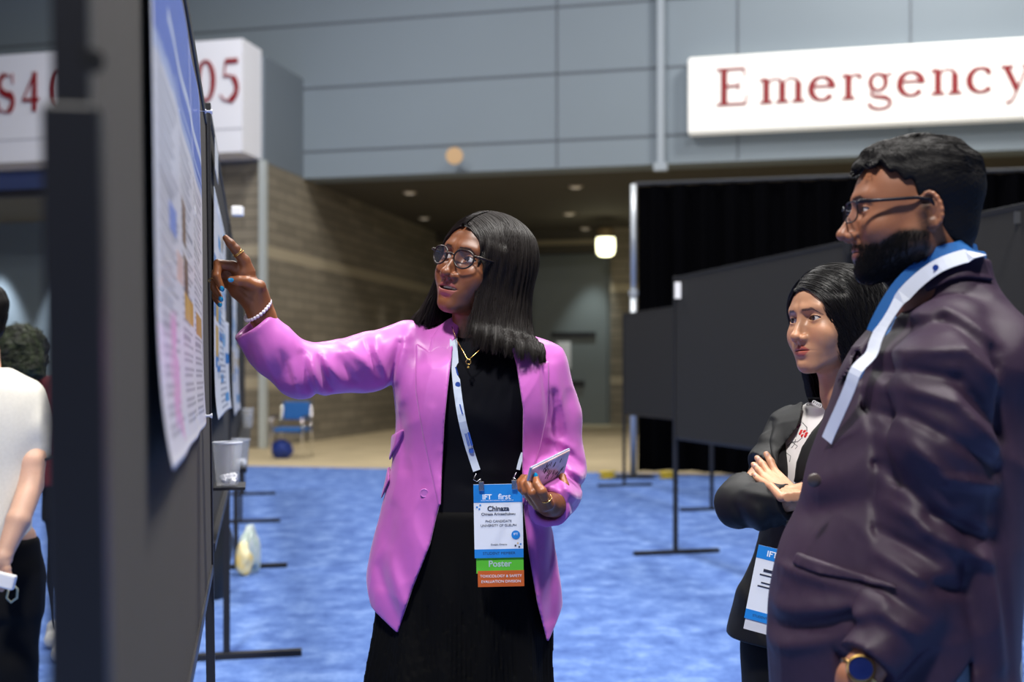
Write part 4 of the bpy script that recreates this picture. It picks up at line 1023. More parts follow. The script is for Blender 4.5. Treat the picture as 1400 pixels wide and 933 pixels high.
# pearl bracelet
br=empty('bracelet',L(352,424,-.2)); tag(br,'white pearl bracelet on the wrist of the raised pointing hand','bracelet')
ax=Vector(L(357,428,-.2)-L(392,482,-.19)).normalized(); ax=(ax+Vector((-.05,-.42,-.1))).normalized(); a_=ax.cross(Vector((0,0,1))).normalized(); b_=ax.cross(a_); c_=Vector(L(352.5,424,-.202))
M_pearl=mat('pearl',srgb(238,230,240),.2,coat=.7)
for i in range(26):
    t=2*PI*i/26; bm=bmesh.new(); bmesh.ops.create_icosphere(bm,subdivisions=3,radius=.0041,matrix=Matrix.Translation(c_+(a_*math.cos(t)*.0335+b_*math.sin(t)*.0315))); me=bpy.data.meshes.new('pearl'); bm.to_mesh(me); bm.free(); link('pearl',me,br,M_pearl,True)
# ---- blazer
zc=lambda v: float(L(0,v)[2]); xc=lambda u: float(L(u,0)[0])
def torsoA(p,g=0,grow=0):
    T=[(zc(920),xc(640),2.665,.235,.165),(zc(860),xc(637),2.665,.222,.160),(zc(800),xc(633),2.66,.222,.160),(zc(740),xc(634),2.66,.206,.155),(zc(680),xc(638),2.655,.186,.142),(zc(620),xc(645),2.65,.178,.132),(zc(560),xc(652),2.64,.184,.142),(zc(510),xc(653),2.645,.188,.130),(zc(475),xc(653),2.655,.165,.095),(zc(455),xc(653),2.66,.11,.075),(zc(436),xc(654),2.67,.072,.06)]
    T=[(z,x,y,a+grow,b+grow) for z,x,y,a,b in T]
    return loft(p,T)
def sleevesA(p):
    s1=chain(p,[L(560,478,.0),L(500,497,-.05),L(412,508,-.15),L(372,478,-.178),L(338,434,-.205)],[.066,.0615,.0555,.0510,.0455],.02)
    s2=chain(p,[L(738,505,.01),L(757,570,.02),L(762,640,.015),L(757,672,-.07),L(750,697,-.205)],[.064,.060,.062,.056,.044],.02)
    return s1,s2
FA=[ # pointing sleeve
 (437,541,424,486,-5,5),(447,536,438,492,5,5),(456,530,444,490,-5,4),(470,522,452,488,4.5,6),(486,520,470,492,-3.5,5),(505,500,480,474,4,7),(520,512,498,470,-4,5),(528,520,512,462,4,5),(410,520,400,484,-3,5),(420,536,412,500,3,5),(395,532,372,470,2.5,6),(360,500,352,455,-2,6),(528,535,545,470,-6,5),(540,520,556,450,3,6),
 # body
 (556,700,575,790,3,16),(535,700,520,800,-4,12),(590,560,584,650,2,9),(545,560,552,640,-4,10),(530,760,560,840,4,12),(515,780,545,845,-3,9),(560,480,545,560,3,9),(727,700,742,860,3,8),(757,720,754,850,-4,8),
 # other sleeve
 (760,500,778,600,3,8),(757,540,765,640,-3.5,7),(775,620,798,640,-4,5),(770,632,800,655,4,5),(762,640,796,668,-4,4.5),(765,652,790,680,4,4.5),(760,662,782,692,-3.5,4),(742,505,750,580,-4,4),(752,600,785,615,3,6),(770,470,785,540,2,8)]
outA=A.pl([(470,400),(470,700),(488,785),(503,836),(541,864),(548,868),(700,880),(748,886),(775,836),(840,820),(840,400)],-.1)
openA=A.pl([(624,430),(617,470),(612,520),(606,580),(602,640),(601,690),(588,745),(563,808),(543,868),(543,980),(749,980),(749,887),(735,830),(723,760),(716,700),(716,640),(717,560),(706,490),(694,430)],-.13)
def outerA(p):
    t=torsoA(p); s1,s2=sleevesA(p)
    d=smin(t,s1,.035); d=smin(d,s2,.03)
    d=d-2.1*A.folds(p,FA,-.1)*np.clip((2.75-p[:,1])/.15,0,1)
    d=d-.0016*vnoise(p,22,3)-.0022*wr(p,17,11)-.0012*wr(p,36,12)
    return d
def cuffcut(p,a,b,r):      # region beyond the cuff plane
    a=np.asarray(a); b=np.asarray(b); n=(b-a)/np.linalg.norm(b-a); q=p-b
    along=q@n; rad=np.sqrt(np.maximum((q**2).sum(1)-along**2,0)); return np.maximum(-along,rad-r)
def blazerA(p):
    d=outerA(p); th=.015+.010*np.clip(1-torsoA(p)/.03,0,1); sh=smax(d,-(d+th),.002)
    sh=smax(sh,-np.maximum(poly2(p[:,0],p[:,2],openA),p[:,1]-2.64),.006)
    sh=smax(sh,np.where(p[:,0]>-10,poly2(p[:,0],p[:,2],outA),0)*(1)+np.where(p[:,2]>1.0,-1,0),.002)
    sh=np.maximum(sh,-cuffcut(p,L(372,478,-.178),L(346,444,-.200),.09)); sh=np.maximum(sh,-np.maximum(cuffcut(p,L(757,672,-.07),L(752,693,-.185),.075),.006-torsoA(p)))
    sh=np.maximum(sh,p[:,2]-zc(438))
    sh=np.maximum(sh,-ell(p,(xc(654),2.64,zc(436)),(.062,.075,.05)))
    return sh
M_pink=mat('pink_satin',srgb(196,102,188),.42,noise=.05,nscale=30,sheen=.25,bump=.03,bscale=700,spec=.45)
blz=solid('blazer',blazerA,L(305,905,-.30)-.02,(.30,2.86,1.49),.0036,M_pink,rootA)
def layer(poly,off,th,w=-.13,ymax=2.62,base=outerA):
    pg=A.pl(poly,w)
    def f(p):
        d=base(p); s=smax(d-off-th,-(d+.008),.001); return np.maximum(smax(s,poly2(p[:,0],p[:,2],pg)-.003,.004),p[:,1]-ymax)
    return f
lapL=[(622,436),(617,470),(612,520),(606,580),(602,650),(601,690),(594,662),(580,600),(569,536),(567,471),(586,484),(588,462),(600,440)]
lapR=[(700,470),(708,500),(717,560),(716,640),(716,690),(728,642),(738,612),(748,562),(750,495),(731,502),(739,487),(716,466)]
solid('lapel',layer(lapL,.002,.004),L(555,705,-.25),(xc(632),2.64,zc(425)),.0026,M_pink,blz)
solid('lapel',layer(lapR,.002,.004),L(692,705,-.25),(xc(765),2.64,zc(455)),.0026,M_pink,blz)
solid('collar',layer([(586,482),(592,455),(606,436),(628,425),(622,455),(611,478),(598,474)],.002,.0045,ymax=2.70),L(575,500,-.25),(xc(640),2.72,zc(415)),.0026,M_pink,blz)
solid('pocket_flap',layer([(513,624),(529,601),(553,588),(545,606),(536,618),(523,646)],.002,.005,ymax=2.7,w=-.02),L(500,660,-.25),(xc(562),2.72,zc(575)),.0026,M_pink,blz)
solid('pocket_flap',layer([(514,655),(529,641),(532,655),(519,682),(508,692)],.002,.005,ymax=2.7,w=-.02),L(495,705,-.25),(xc(545),2.72,zc(630)),.0026,M_pink,blz)
bt=MB().lathe([(0,.0028),(.0062,.0028),(.0085,.0036),(.0095,.0025),(.0095,0),(0,0)],snap(blazerA,L(581,673,-.1),.002,.001),24,Matrix.Rotation(PI/2,3,'X')).build('button',mat('pink_button',srgb(190,110,190),.3),blz,smooth=False)
# snap the button onto the cloth
# ---- black top and pleated skirt
def topA(p):
    d=torsoA(p,0,-.012); d=d-.0015*vnoise(p,16,5)-A.folds(p,[(640,560,700,600,2,14),(625,520,660,560,-1.5,12),(640,640,705,650,2,9),(625,660,690,680,-2,8)],-.12)
    d=smin(d,cone(p,L(654,462,.01),L(656,450,.01),.062,.056),.02)
    d=np.maximum(d,p[:,2]-(zc(462)+.12*np.abs(p[:,0]-xc(654))+.14*np.clip(p[:,1]-2.6,0,1)))
    return np.maximum(d,zc(706)-p[:,2])
solid('top',topA,(xc(520),2.45,zc(765)),(xc(780),2.84,zc(435)),.004,mat('navy_jersey',srgb(6,7,15),.8,bump=.06,bscale=500,spec=.12),rootA)
def skirtA(p):
    x=xc(633); T=[(.02,x,2.68,.27,.22),(.35,x,2.67,.245,.20),(zc(930),x-.012,2.665,.212,.170),(zc(850),x,2.66,.198,.150),(zc(780),x,2.655,.188,.142),(zc(690),xc(637),2.65,.176,.1335)]
    d=loft(p,T); th=np.arctan2(p[:,1]-2.66,p[:,0]-x); m=sstep(zc(730),zc(850),p[:,2])
    d=d-(.0026*np.sin(th*95)+.0010*np.sin(th*190+1))*m-.006*np.sin(th*11+p[:,2]*3)*m
    return d
solid('skirt',skirtA,(x0:=xc(633)-.32,2.40,.0),(xc(633)+.32,2.94,zc(690)),.005,mat('black_pleats',srgb(5,5,6),.85,spec=.12),rootA)
# ---- hair
def hairA(p):
    x,y,z=p[:,0],p[:,1],p[:,2]; ax=np.abs(x)
    d=ell(p,(0,.020,.036),(.087,.106,.079))
    c=loft(p,[(-.24,.004,.040,.190,.128),(-.17,.004,.038,.170,.124),(-.135,.004,.036,.152,.118),(-.12,0,.030,.128,.112),(-.05,0,.022,.102,.100),(.02,0,.018,.093,.100),(.075,0,.016,.066,.080)])
    d=smin(d,c,.02)
    w_=np.interp(z,[-.25,-.12,-.05,0,.03,.05,.062,.072],[.062,.060,.062,.061,.054,.040,.020,.001])
    op=np.maximum(ax-w_,y-np.interp(z,[-.25,-.11,-.08,0,.07],[.035,.03,-.0,-.02,-.035])); op=np.maximum(op,z-.072)
    d=smax(d,-op,.012)
    d=smax(d,-cone(p,(0,-.13,.108),(0,.06,.121),.0035,.0035),.004)
    d=d-.0011*np.sin(np.arctan2(x,y-.02)*33+6*vnoise(p*np.array((1,1,.2),np.float32),22,3))*sstep(.09,.0,z)-.0012*vnoise(p*np.array((1,1,.12),np.float32),300,5)*sstep(.075,.03,z)
    return haircap(p,d,.0012)
M_hbase=mat('hair_base',srgb(12,9,8),.8,spec=.1)
M_hair=mat('dark_hair',srgb(24,17,15),.46,spec=.42)
def hairAs(p): return np.maximum(hairA(p),-.150+.012*vnoise(p*np.array((1,1,0),np.float32),120,4)-p[:,2])
hA=solid('hair',hairAs,(-.17,-.11,-.24),(.17,.15,.14),.0022,M_hbase,rootA,None,MA)
g=np.random.default_rng(4); N=7000
ph_=g.uniform(-1.32,1.0,N); st=np.stack([g.choice([-1,1],N)*g.uniform(.0015,.010,N),.018+.112*np.sin(ph_),.036+.086*np.cos(ph_)],1)
n2=7000; th=g.uniform(-2.9,2.9,n2); st2=np.stack([.095*np.sin(th)*1.0,.02-.1*np.cos(th),g.uniform(-.02,.07,n2)],1); st2=st2[(st2[:,1]>-.055)|(np.abs(st2[:,0])>.075)]
st=np.vstack([st,st2])
def dA(p,i): s=np.sign(p[:,0]+1e-6); return np.stack([s*(.45-.3*(p[:,2]<-.02)+1.6*sstep(.045,.085,p[:,2])*(np.abs(p[:,0])<.05)),.04+0*s-.10*(p[:,2]<-.05),-1+0*s],1).astype(np.float32)
sA=strands('hair_strands',hairA,st,dA,44,.0085,lambda N,g:g.uniform(-.001,.006,N)**1,.00065,M_hair,hA,MA,3,zcut=lambda N,g:-.158-.022*g.uniform(0,1,N)**2+.02*(g.uniform(0,1,N)<.1),wav=.04,wfreq=5,jit=.06)
# ---- glasses
def shA(a):
    c,s=math.cos(a),math.sin(a); return (.0232*c*(1+.05*s),(.0205*s if s<0 else .0175*s*(1+.10*abs(c))) )
glA=glasses(rootA,MA,KA,shA,.0019,mat('tortoise_rim',srgb(8,6,6),.35,noise=.9,nscale=150,col2=srgb(44,26,15)),mat('lens_glass',(.35,.4,.6),.05,alpha=.03,spec=.4),temple_z=.008,y0=-.1050,wrap=.75,temple_r=.0022,bridge_z=.003)
tag(glA,'round tortoiseshell glasses')
# ---- necklace
nk=smooth_path([L(618,447,-.07),L(624,464,-.115),L(633,480,-.138),L(640,491,-.148),L(650,484,-.145),L(662,472,-.132),L(676,458,-.11)],26)
nc=MB().tube(nk,.0009,6).build('necklace',M_gold,rootA,smooth=True); 
ringband(nc,L(640.5,495,-.151),(0,1,0),.0052,.0010,M_gold,'pendant'); MB().lathe([(0,-.003),(.004,-.002),(.002,.002),(0,.003)],L(640.5,502,-.151),12).build('pendant_drop',M_gold,nc)
def allA(p): return np.minimum(topA(p),blazerA(p))
def snapt(q,l=.004):
    return snap(allA,q,.002,l)
# ---- lanyard and badge
rb=empty('badge_lanyard',L(682,720,-.17)); tag(rb,'lanyard and name badge with green and orange ribbons on the woman in pink','name badge')
M_lan=mat('lanyard_fabric',srgb(196,208,226),.6,bump=.05,bscale=900)
sp=smooth_path([snapt(q) for q in [L(620,442,-.05),L(619,462,-.105),L(620,490,-.140),L(624,530,-.158),L(630,570,-.165),L(638,605,-.165),L(645,628,-.163),L(651,646,-.163)]],26)
ribbon(sp,.0165,.0012,(0.15,-1,.1)).build('strap',M_lan,rb)
sp2=smooth_path([snapt(q) for q in [L(715,622,-.155),L(711,634,-.158),L(708,646,-.16)]],10)
ribbon(sp2,.012,.0012,(-.6,-1,0)).build('strap',M_lan,rb)
M_steel=mat('clip_steel',(.62,.63,.66),.25,1); M_ink=mat('ink_blue',srgb(40,80,170),.6)
for u,v,du in ((653,650,4),(708,648,-6)):
    cm=MB(); cm.tube([L(u-2,v-2,-.166),L(u-6,v+6,-.168),L(u-1,v+9,-.168),L(u+du,v+5,-.168),L(u+du,v+12,-.17)],.0011,6); cm.build('hook',M_steel,rb,smooth=True)
    slab(rb,'clip',frame4(L(u+du+1,v+15,-.176),(1,0,.03),(0,0,1)),.011,.020,.003,M_steel,.001)
def tilt4(u,v,w): return frame4(L(u,v,w),(1,0.02,.018),(.025,0.0,1))
MBd=tilt4(681.5,712.5,-.172); W1=.1035; px=1/648
slab(rb,'badge_card',MBd,W1,.156,.0012,mat('badge_white',srgb(232,236,244),.35,coat=.4),.0)
M_bblue=mat('badge_blue',srgb(34,132,214),.35,coat=.4)
slab(rb,'badge_header',MBd@Matrix.Translation((0,.0585,.0013)),W1,.038,.0004,M_bblue); slab(rb,'badge_footer',MBd@Matrix.Translation((0,-.0688,.0013)),W1,.0185,.0004,M_bblue)
M_w=mat('print_white',(.9,.92,.95),.5); M_k=mat('print_navy',srgb(30,36,60),.6)
def bt_(s,x,y,sz,m,b=0,sx=1): return text(rb,s,MBd@Matrix.Translation((x,y,.0017)),sz,m,ext=.0001,bold=b,sx=sx)
bt_('IFT',-.0235,.0462,.0150,M_w,.0004); bt_('first',.0135,.0462,.0160,M_w,.0002,1.05); bt_('FOOD IMPROVED BY RESEARCH, INSIGHTS & SCIENCE',-.002,.0425,.0028,M_w)
bt_('Chinaza',0,.0215,.0145,M_k,.0004); bt_('Chinaza Arinzechukwu',0,.0122,.0078,M_k,.0001); bt_('PHD CANDIDATE',0,-.0028,.0070,M_k); bt_('UNIVERSITY OF GUELPH',0,-.0118,.0070,M_k); bt_('Guelph, Ontario',0,-.0515,.0052,M_k); bt_('STUDENT MEMBER',0,-.0712,.0082,M_k)
MB().lathe([(0,.0004),(.0092,.0004),(.0092,0)],(0,0,0),28).v
c4=MBd@Matrix.Translation((.036,-.030,.0016)); cc=MB().lathe([(0,.0004),(.0092,.0004),(.0092,0)],(0,0,0),28); cc.v=[tuple(c4@Vector(v)) for v in cc.v]; cc.build('member_dot',M_bblue,rb); text(rb,'IFT',c4@Matrix.Translation((0,-.001,.0005)),.0075,M_w,ext=.0001)
gg=random.Random(2)
for cx_,cy_ in ((-.045,.030),(-.038,.034),(-.040,.026),(.040,-.048),(.046,-.050),(.035,-.053),(.043,-.056)):
    slab(rb,'confetti_square',MBd@Matrix.Translation((cx_,cy_,.0014)),.0035,.0035,.0003,gg.choice([M_bblue,mat('confetti_tan',srgb(220,190,140),.6),M_k]))
MG=tilt4(683.5,771,-.170); slab(rb,'green_ribbon',MG,.100,.040,.0008,mat('green_ribbon',srgb(92,196,44),.4,sheen=.3)); text(rb,'Poster',MG@Matrix.Translation((0,-.006,.001)),.0185,mat('silver_foil',srgb(206,222,210),.35,.3),ext=.0001,bold=.0004)
MO=tilt4(685,791.5,-.171); slab(rb,'orange_ribbon',MO@Matrix.Translation((0,0,-.0006)),.098,.034,.0008,mat('orange_ribbon',srgb(206,96,24),.4,sheen=.3))
text(rb,'TOXICOLOGY & SAFETY',MO@Matrix.Translation((0,.003,.0006)),.0080,M_w,ext=.0001); text(rb,'EVALUATION DIVISION',MO@Matrix.Translation((0,-.0085,.0006)),.0080,M_w,ext=.0001)
# lanyard print: tiny lines of lettering too small to read
def mark(u,v,dx,w_,h_):
    c=snapt(L(u,v,-.16),.0058); ax_=Vector(L(648,640,-.16)-L(634,590,-.165)).normalized(); q=frame4(Vector(c),ax_,(1,0,.2)); slab(rb,'strap_lettering',q@Matrix.Translation((0,dx,0)),w_,h_,.0003,M_ink)
mark(630,560,0,.022,.0028); mark(640,602,.0035,.030,.0045); mark(640,602,-.0015,.028,.0016); mark(640,602,-.0042,.028,.0016); mark(623.5,508,.0,.020,.003)
for u,v in ((625,526),(643.5,618)):
    mk=MB().lathe([(0,.0006),(.0055,.0006),(.0055,0)],(0,0,0),20); c4=frame4(Vector(snapt(L(u,v,-.16),.0058)),(1,0,0),(0,0,1)); mk.v=[tuple(c4@Vector(q)) for q in mk.v]; mk.build('strap_emblem',M_ink,rb)
# ---- phone
ph=empty('mobile_phone',L(749,651,-.19)); tag(ph,'phone in a pale marble patterned case held in her left hand','phone')
lx=Vector((.078,.10,.030)); sy=Vector((-.020,.026,-.068)); Mp=frame4(L(748,651,-.215)+np.array((0,.03,.004)),lx,-sy)
if Mp.to_3x3()@Vector((0,0,1))@Vector((0,-1,0))<0: pass
mm_=mat('marble_case',srgb(226,206,210),.25,noise=.3,nscale=40,col2=srgb(206,176,176),coat=.5)
slab(ph,'phone_case',Mp,.140,.073,.0095,mm_,.003,z=-.0095/2)
sgn=1 if (Mp.to_3x3()@Vector((0,0,1))).y<0 else -1
slab(ph,'phone_edge',Mp,.1425,.0755,.0050,mat('case_edge',srgb(150,160,190),.2,.3),.002,z=-.0025)
for k in range(26):
    x,y=gg.uniform(-.06,.06),gg.uniform(-.03,.03); a=gg.uniform(.6,1.4); Mk=Mp@Matrix.Translation((x,y,sgn*.0048))@Matrix.Rotation(a,4,'Z')
    slab(ph,'case_fleck',Mk,.010,.0020,.0003*sgn,mat('fleck_dark',srgb(60,34,40),.5))
# ================================================================ man in the plum blazer
Bm=Fig(1.93); L=Bm.L
skB=srgb(150,98,70)
KB=dict(skin=skB,lip=srgb(140,84,74),hairc=srgb(15,13,13),beard=True,jaw=.051,chin=.021,mw=.0245,lips=1.05,nose=1.03,tipw=.0115,alaw=.0145,open_u=.0042,open_l=.0034,neck=.056,neckv=(0,.050,-.19),browz=.0200,broww=.0042,browd=.95,nlf=1.0,iris=(.02,.011,.007))
MBm=head_eyes_at(1185,291,1.93,97,-1,0,1.0)
rootB=empty('person',(float(L(1240,0)[0]),1.93,0)); tag(rootB,'bearded man in a plum blazer and glasses seen from the side','person')
RB=RZ(-72)      # torso faces photo left, turned a little toward the camera
def s2(f): return f
def rowB(v,u,hw,w=0,k=1.35): b=hw/829/1.11; return (L(u,v,w),b*k,b)
def torsoB(p,g=0):
    rows=[rowB(1010,1215,152),rowB(933,1214,160),rowB(850,1214,160),rowB(770,1222,157),rowB(700,1240,147),rowB(640,1250,141),rowB(560,1268,131),rowB(500,1282,120,0,1.5),rowB(455,1292,100,0,1.55),rowB(415,1298,66,0,1.5),rowB(385,1292,66,0,1.15),rowB(350,1292,60,0,1.1)]
    return loftc(p,[(c,a+g,b+g) for c,a,b in rows],RB)
def sleeveB(p,g=0):
    return chain(p,[L(1302,462,-.10),L(1292,520,-.165),L(1290,600,-.185),L(1287,725,-.165),L(1240,832,-.19),L(1180,914,-.215)],[.066+g,.074+g,.073+g,.066+g,.056+g,.044+g],.02)
def sleeveB2(p,g=0):
    return chain(p,[L(1275,470,.20),L(1235,560,.24),L(1205,700,.22),L(1150,800,.12)],[.06+g,.06+g,.055+g,.045+g],.02)
FB=[(1235,432,1300,418,6,9),(1300,418,1362,470,6,9),(1232,455,1300,440,-6,8),(1300,440,1350,500,-9,11),(1232,480,1300,478,8,10),(1300,478,1352,530,9,11),(1228,505,1290,520,-8,9),(1290,520,1350,590,-11,11),(1224,530,1280,548,8,10),(1280,548,1340,610,10,11),(1220,560,1262,590,-8,8),(1262,590,1352,640,-8,9),(1222,600,1270,650,9,10),(1270,650,1352,662,8,8),(1222,640,1262,700,-9,8),(1262,700,1340,735,-10,10),(1220,690,1250,720,8,9),(1250,722,1340,765,9,10),(1212,730,1260,762,-9,9),(1205,760,1250,790,9,9),(1250,790,1300,800,-9,10),(1195,800,1240,830,-7,8),(1190,830,1230,855,7,8),
 (1352,480,1362,600,-9,9),(1222,480,1216,640,-7,6),(1216,640,1208,740,-7,7),
 (1085,800,1190,812,5,9),(1080,870,1190,820,8,13),(1090,905,1180,845,-9,12),(1075,930,1160,870,8,12),(1120,700,1200,640,5,16),(1130,730,1200,690,-6,14),(1330,760,1360,900,8,14),(1300,700,1320,900,-8,12),(1345,700,1375,930,-6,10)]
def outB(p):
    d=smin(torsoB(p),sleeveB(p),.016); d=smin(d,sleeveB2(p),.03)
    d=d-1.25*Bm.folds(p,FB,-.18)*np.clip((2.02-p[:,1])/.1,0,1)
    return d-.0018*vnoise(p,20,3)-.003*wr(p,13,11)-.0014*wr(p,30,12)
zB=lambda v: float(L(0,v)[2])
cutB=lambda: None
fr=RB@np.array((0,-1,0)); lat=RB@np.array((1,0,0))       # facing direction, his left
fwd=np.array(Matrix.Rotation(math.radians(-72),3,'Z')@Vector((0,-1,0)),np.float32)
def neckcutB(p):     # V opening at the front of the collar
    q=p-L(1296,372,0); f_=q@fwd; l_=q@np.asarray(lat,np.float32); z=q[:,2]
    w_=.052+.0*z+np.clip((z+.30)/.30,0,1)*.0; v=np.abs(l_+.040)-np.clip((z+.20)*.26,-.02,.052)
    return np.maximum(v,-(f_-.0)), q
def blazerB(p):
    d=outB(p); sh=smax(d,-(d+.024),.002); v,q=neckcutB(p); sh=smax(sh,-v,.006)
    z=p[:,2]; f_=(p-L(1296,372,0))@fwd
    top=zB(357)-.20*np.maximum(f_,0)-.8*np.maximum(f_-.10,0)
    sh=np.maximum(sh,z-top)
    a,b=L(1240,832,-.19),L(1187,905,-.213); sh=np.maximum(sh,-cuffcut(p,a,b,.085))
    pq=Bm.pl([(1299,880),(1297,960),(1236,960)],-.13); sh=smax(sh,-np.maximum(np.maximum(poly2(p[:,0],p[:,2],pq),p[:,1]-1.95),.010-sleeveB(p)),.004)
    # slit between the quarters at the back
    sh=np.maximum(sh,-cone(p,L(1290,385,0),L(1290,330,0),.060,.062))
    return sh
M_plum=mat('plum_wool',srgb(50,34,53),.56,noise=.12,nscale=90,bump=.08,bscale=900,spec=.35)
x0,x1=float(L(1030,0)[0]),float(L(1460,0,.3)[0])
blB=solid('blazer',blazerB,(x0-.03,1.55,.72),(x1+.05,2.32,1.53),.0042,M_plum,rootB)
def layB(poly,off,th,w,ymax=9,R=None):
    pg=Bm.pl(poly,w)
    def f(p):
        d=outB(p); s=smax(d-off-th,-(d+.008),.001); return np.maximum(smax(s,poly2(p[:,0],p[:,2],pg)-.003,.004),p[:,1]-ymax)
    return f
solid('lapel',layB([(1222,405),(1190,440),(1140,540),(1080,664),(1097,668),(1128,620),(1160,562),(1190,508),(1208,470),(1226,430)],.004,.004,-.12,1.98),L(1050,700,-.35),L(1260,395,.1),.003,M_plum,blB)
solid('collar',layB([(1330,350),(1344,384),(1303,381),(1284,385),(1256,402),(1250,390),(1268,370),(1296,354)],.0025,.005,-.04,2.02),L(1210,440,-.2),L(1360,345,.15),.0026,M_plum,blB)
solid('pocket_flap',layB([(1102,768),(1190,785),(1197,796),(1190,801),(1100,781)],.002,.005,-.12,1.9),L(1085,820,-.3),L(1215,750,-.02),.003,M_plum,blB)
b_=MB().lathe([(0,.004),(.009,.004),(.011,.002),(.011,0)],snap(outB,L(1113,657,-.1),.002,.0005),20,Matrix.Rotation(PI/2,3,'X')).build('button',mat('dark_button',srgb(70,60,58),.35),blB,smooth=True)
# trousers, shirt, body
def trouB(p):
    d=loftc(p,[(L(1240,1040,0)*1.0,.17,.125),(L(1238,960,0),.172,.128),(L(1240,880,0),.165,.12),(L(1245,820,0),.15,.11)],RB)
    c=L(1240,0,0); c[2]=0
    for s in(-1,1):
        o=np.asarray(lat,np.float32)*s*.1; d=smin(d,chain(p,[c+o+V3(0,0,.88),c+o+V3(0,0,.48),c+o*1.1+V3(0,0,.06)],[.11,.082,.072],.02),.03)
    return np.maximum(d-.002*vnoise(p,25,9),.04-p[:,2])
solid('trousers',trouB,(x0-.02,1.6,.03),(x1,2.28,1.0),.008,mat('pale_trousers',srgb(150,164,172),.8,noise=.1,nscale=60),rootB)
def shoesB(p):
    c=L(1240,0,0); c[2]=0; d=None
    for s in(-1,1):
        o=c+np.asarray(lat,np.float32)*s*.11; e=smin(cone(p,o+fwd*-.05+V3(0,0,.045),o+fwd*.16+V3(0,0,.035),.042,.034),cone(p,o+V3(0,0,.05),o+V3(0,0,.10),.042,.04),.02); d=e if d is None else np.minimum(d,e)
    return np.maximum(d,.002-p[:,2])
solid('shoes',shoesB,(x0-.3,1.5,0),(x1,2.3,.17),.006,mat('brown_leather',srgb(70,46,32),.35),rootB)
def handB(p):
    d=cone(p,L(1215,872,-.20),L(1172,928,-.215),.034,.027)
    d=smin(d,chain(p,[L(1172,928,-.215),L(1164,960,-.195),L(1160,990,-.175)],[.027,.029,.028],.01),.015)
    for i in range(4):
        a=L(1172-i*9,992,-.20+i*.02); d=smin(d,chain(p,[a,a+V3(-.008,0,-.04),a+V3(0,.004,-.072)],[.0115,.0105,.0085],.003),.006)
    return smin(d,chain(p,[L(1180,948,-.205),L(1186,978,-.21),L(1178,1002,-.205)],[.016,.013,.010],.004),.01)
def bodyB(p):
    d=torsoB(p,-.03); d=smin(d,sleeveB(p,-.028),.01); d=smin(d,sleeveB2(p,-.022),.01); d=np.maximum(d,p[:,2]-zB(385)); 
    c=L(1240,0,0); c[2]=0
    for s in(-1,1):
        o=np.asarray(lat,np.float32)*s*.1; d=smin(d,chain(p,[c+o+V3(0,0,.9),c+o+V3(0,0,.48),c+o*1.1+V3(0,0,.08)],[.08,.055,.045],.02),.03)
    return d
boB=solid('body',head_sdf(KB),(-.1,-.13,-.205),(.1,.13,.13),.0015,M_skin('warm_brown',.45),rootB,head_color(KB),MBm,parts=[
  (handB,L(1095,1100,-.36),L(1240,860,-.15),.0025,hcol(skB),None),(bodyB,(x0-.02,1.55,.03),(x1,2.3,1.5),.010,(skB),None)])
eyes(boB,MBm,KB,(0.02,-1,-.04))
def colB(p,lo=.0):       # shirt collar ring, in head coordinates
    d0=chain(p,[(0,.045,-.150),(0,.030,-.110)],[.066,.060],.01)
    return d0
def shirtB(p):
    d=smin(torsoB(p,-.016),cone(p,L(1289,405,0),L(1290,350,0),.072,.0655),.01); f_=(p-L(1290,372,0))@fwd
    top=zB(347)-.26*np.maximum(f_,0)-1.0*np.maximum(f_-.085,0)
    d=np.maximum(smax(d,-(d+.006),.001),p[:,2]-top)
    l_=(p-L(1290,372,0))@np.asarray(lat,np.float32)
    g_=np.maximum(np.abs(l_)-np.clip((p[:,2]-zB(420))*.35,0,.03),-f_)
    return smax(d,-g_,.002)
solid('shirt',shirtB,L(1120,640,-.25),(float(L(1370,0,.2)[0]),2.2,zB(340)),.0032,mat('blue_shirt',srgb(14,92,160),.7,bump=.08,bscale=900),rootB)
# hair: cropped sides, textured top
def hairB(p):
    x,y,z=p[:,0],p[:,1],p[:,2]; ax=np.abs(x)
    d=ell(p,(0,.018,.034),(.0765,.0975,.076)); d=smin(d,ell(p,(0,.050,-.030),(.054,.052,.052)),.03)
    top=ell(p,(0,.000,.056),(.074,.098,.064)); d=smin(d,top,.03)
    # face opening: hairline from forehead round the temple to the ear
    hl=np.interp(y,[-.12,-.085,-.060,-.048,-.030,-.012,-.002,.004,.03,.035,.060,.085,.12],[.070,.070,.073,.060,.046,.036,.006,-.012,-.010,-.050,-.072,-.080,-.08])
    hl=hl-.0*ax; d=smax(d,hl-z+.0035*np.sin(y*300),.006)
    d=np.maximum(d,y-.12); d=smax(d,-ell(np.stack([ax,y,z],1),(.083,.014,-.014),(.018,.020,.034)),.004)
    f=sstep(.035,.085,z)
    q=p*np.array((1,.55,1),np.float32); n=vnoise(q,75,4)+.6*vnoise(q,140,9)
    return d-f*(.0045*n+.002)-(1-f)*.0008*vnoise(p,600,3)
M_hairB=mat('black_hair',srgb(17,15,15),.6,spec=.22)
hB=solid('hair',hairB,(-.1,-.13,-.1),(.1,.14,.15),.0020,M_hairB,rootB,None,MBm)
g=np.random.default_rng(9); N=5200
st=g.normal(size=(N,3)); st/=np.linalg.norm(st,axis=1,keepdims=True); st=st*(.08,.1,.09)+(0,.012,.045); st=st[(st[:,2]>.050)]
def dBm(p,i):
    n=vnoise(p,28,4); m=vnoise(p,24,8); return np.stack([.5*n+.25*np.sign(p[:,0]),-.85+.5*m+0*n,.35*m+.25],1).astype(np.float32)
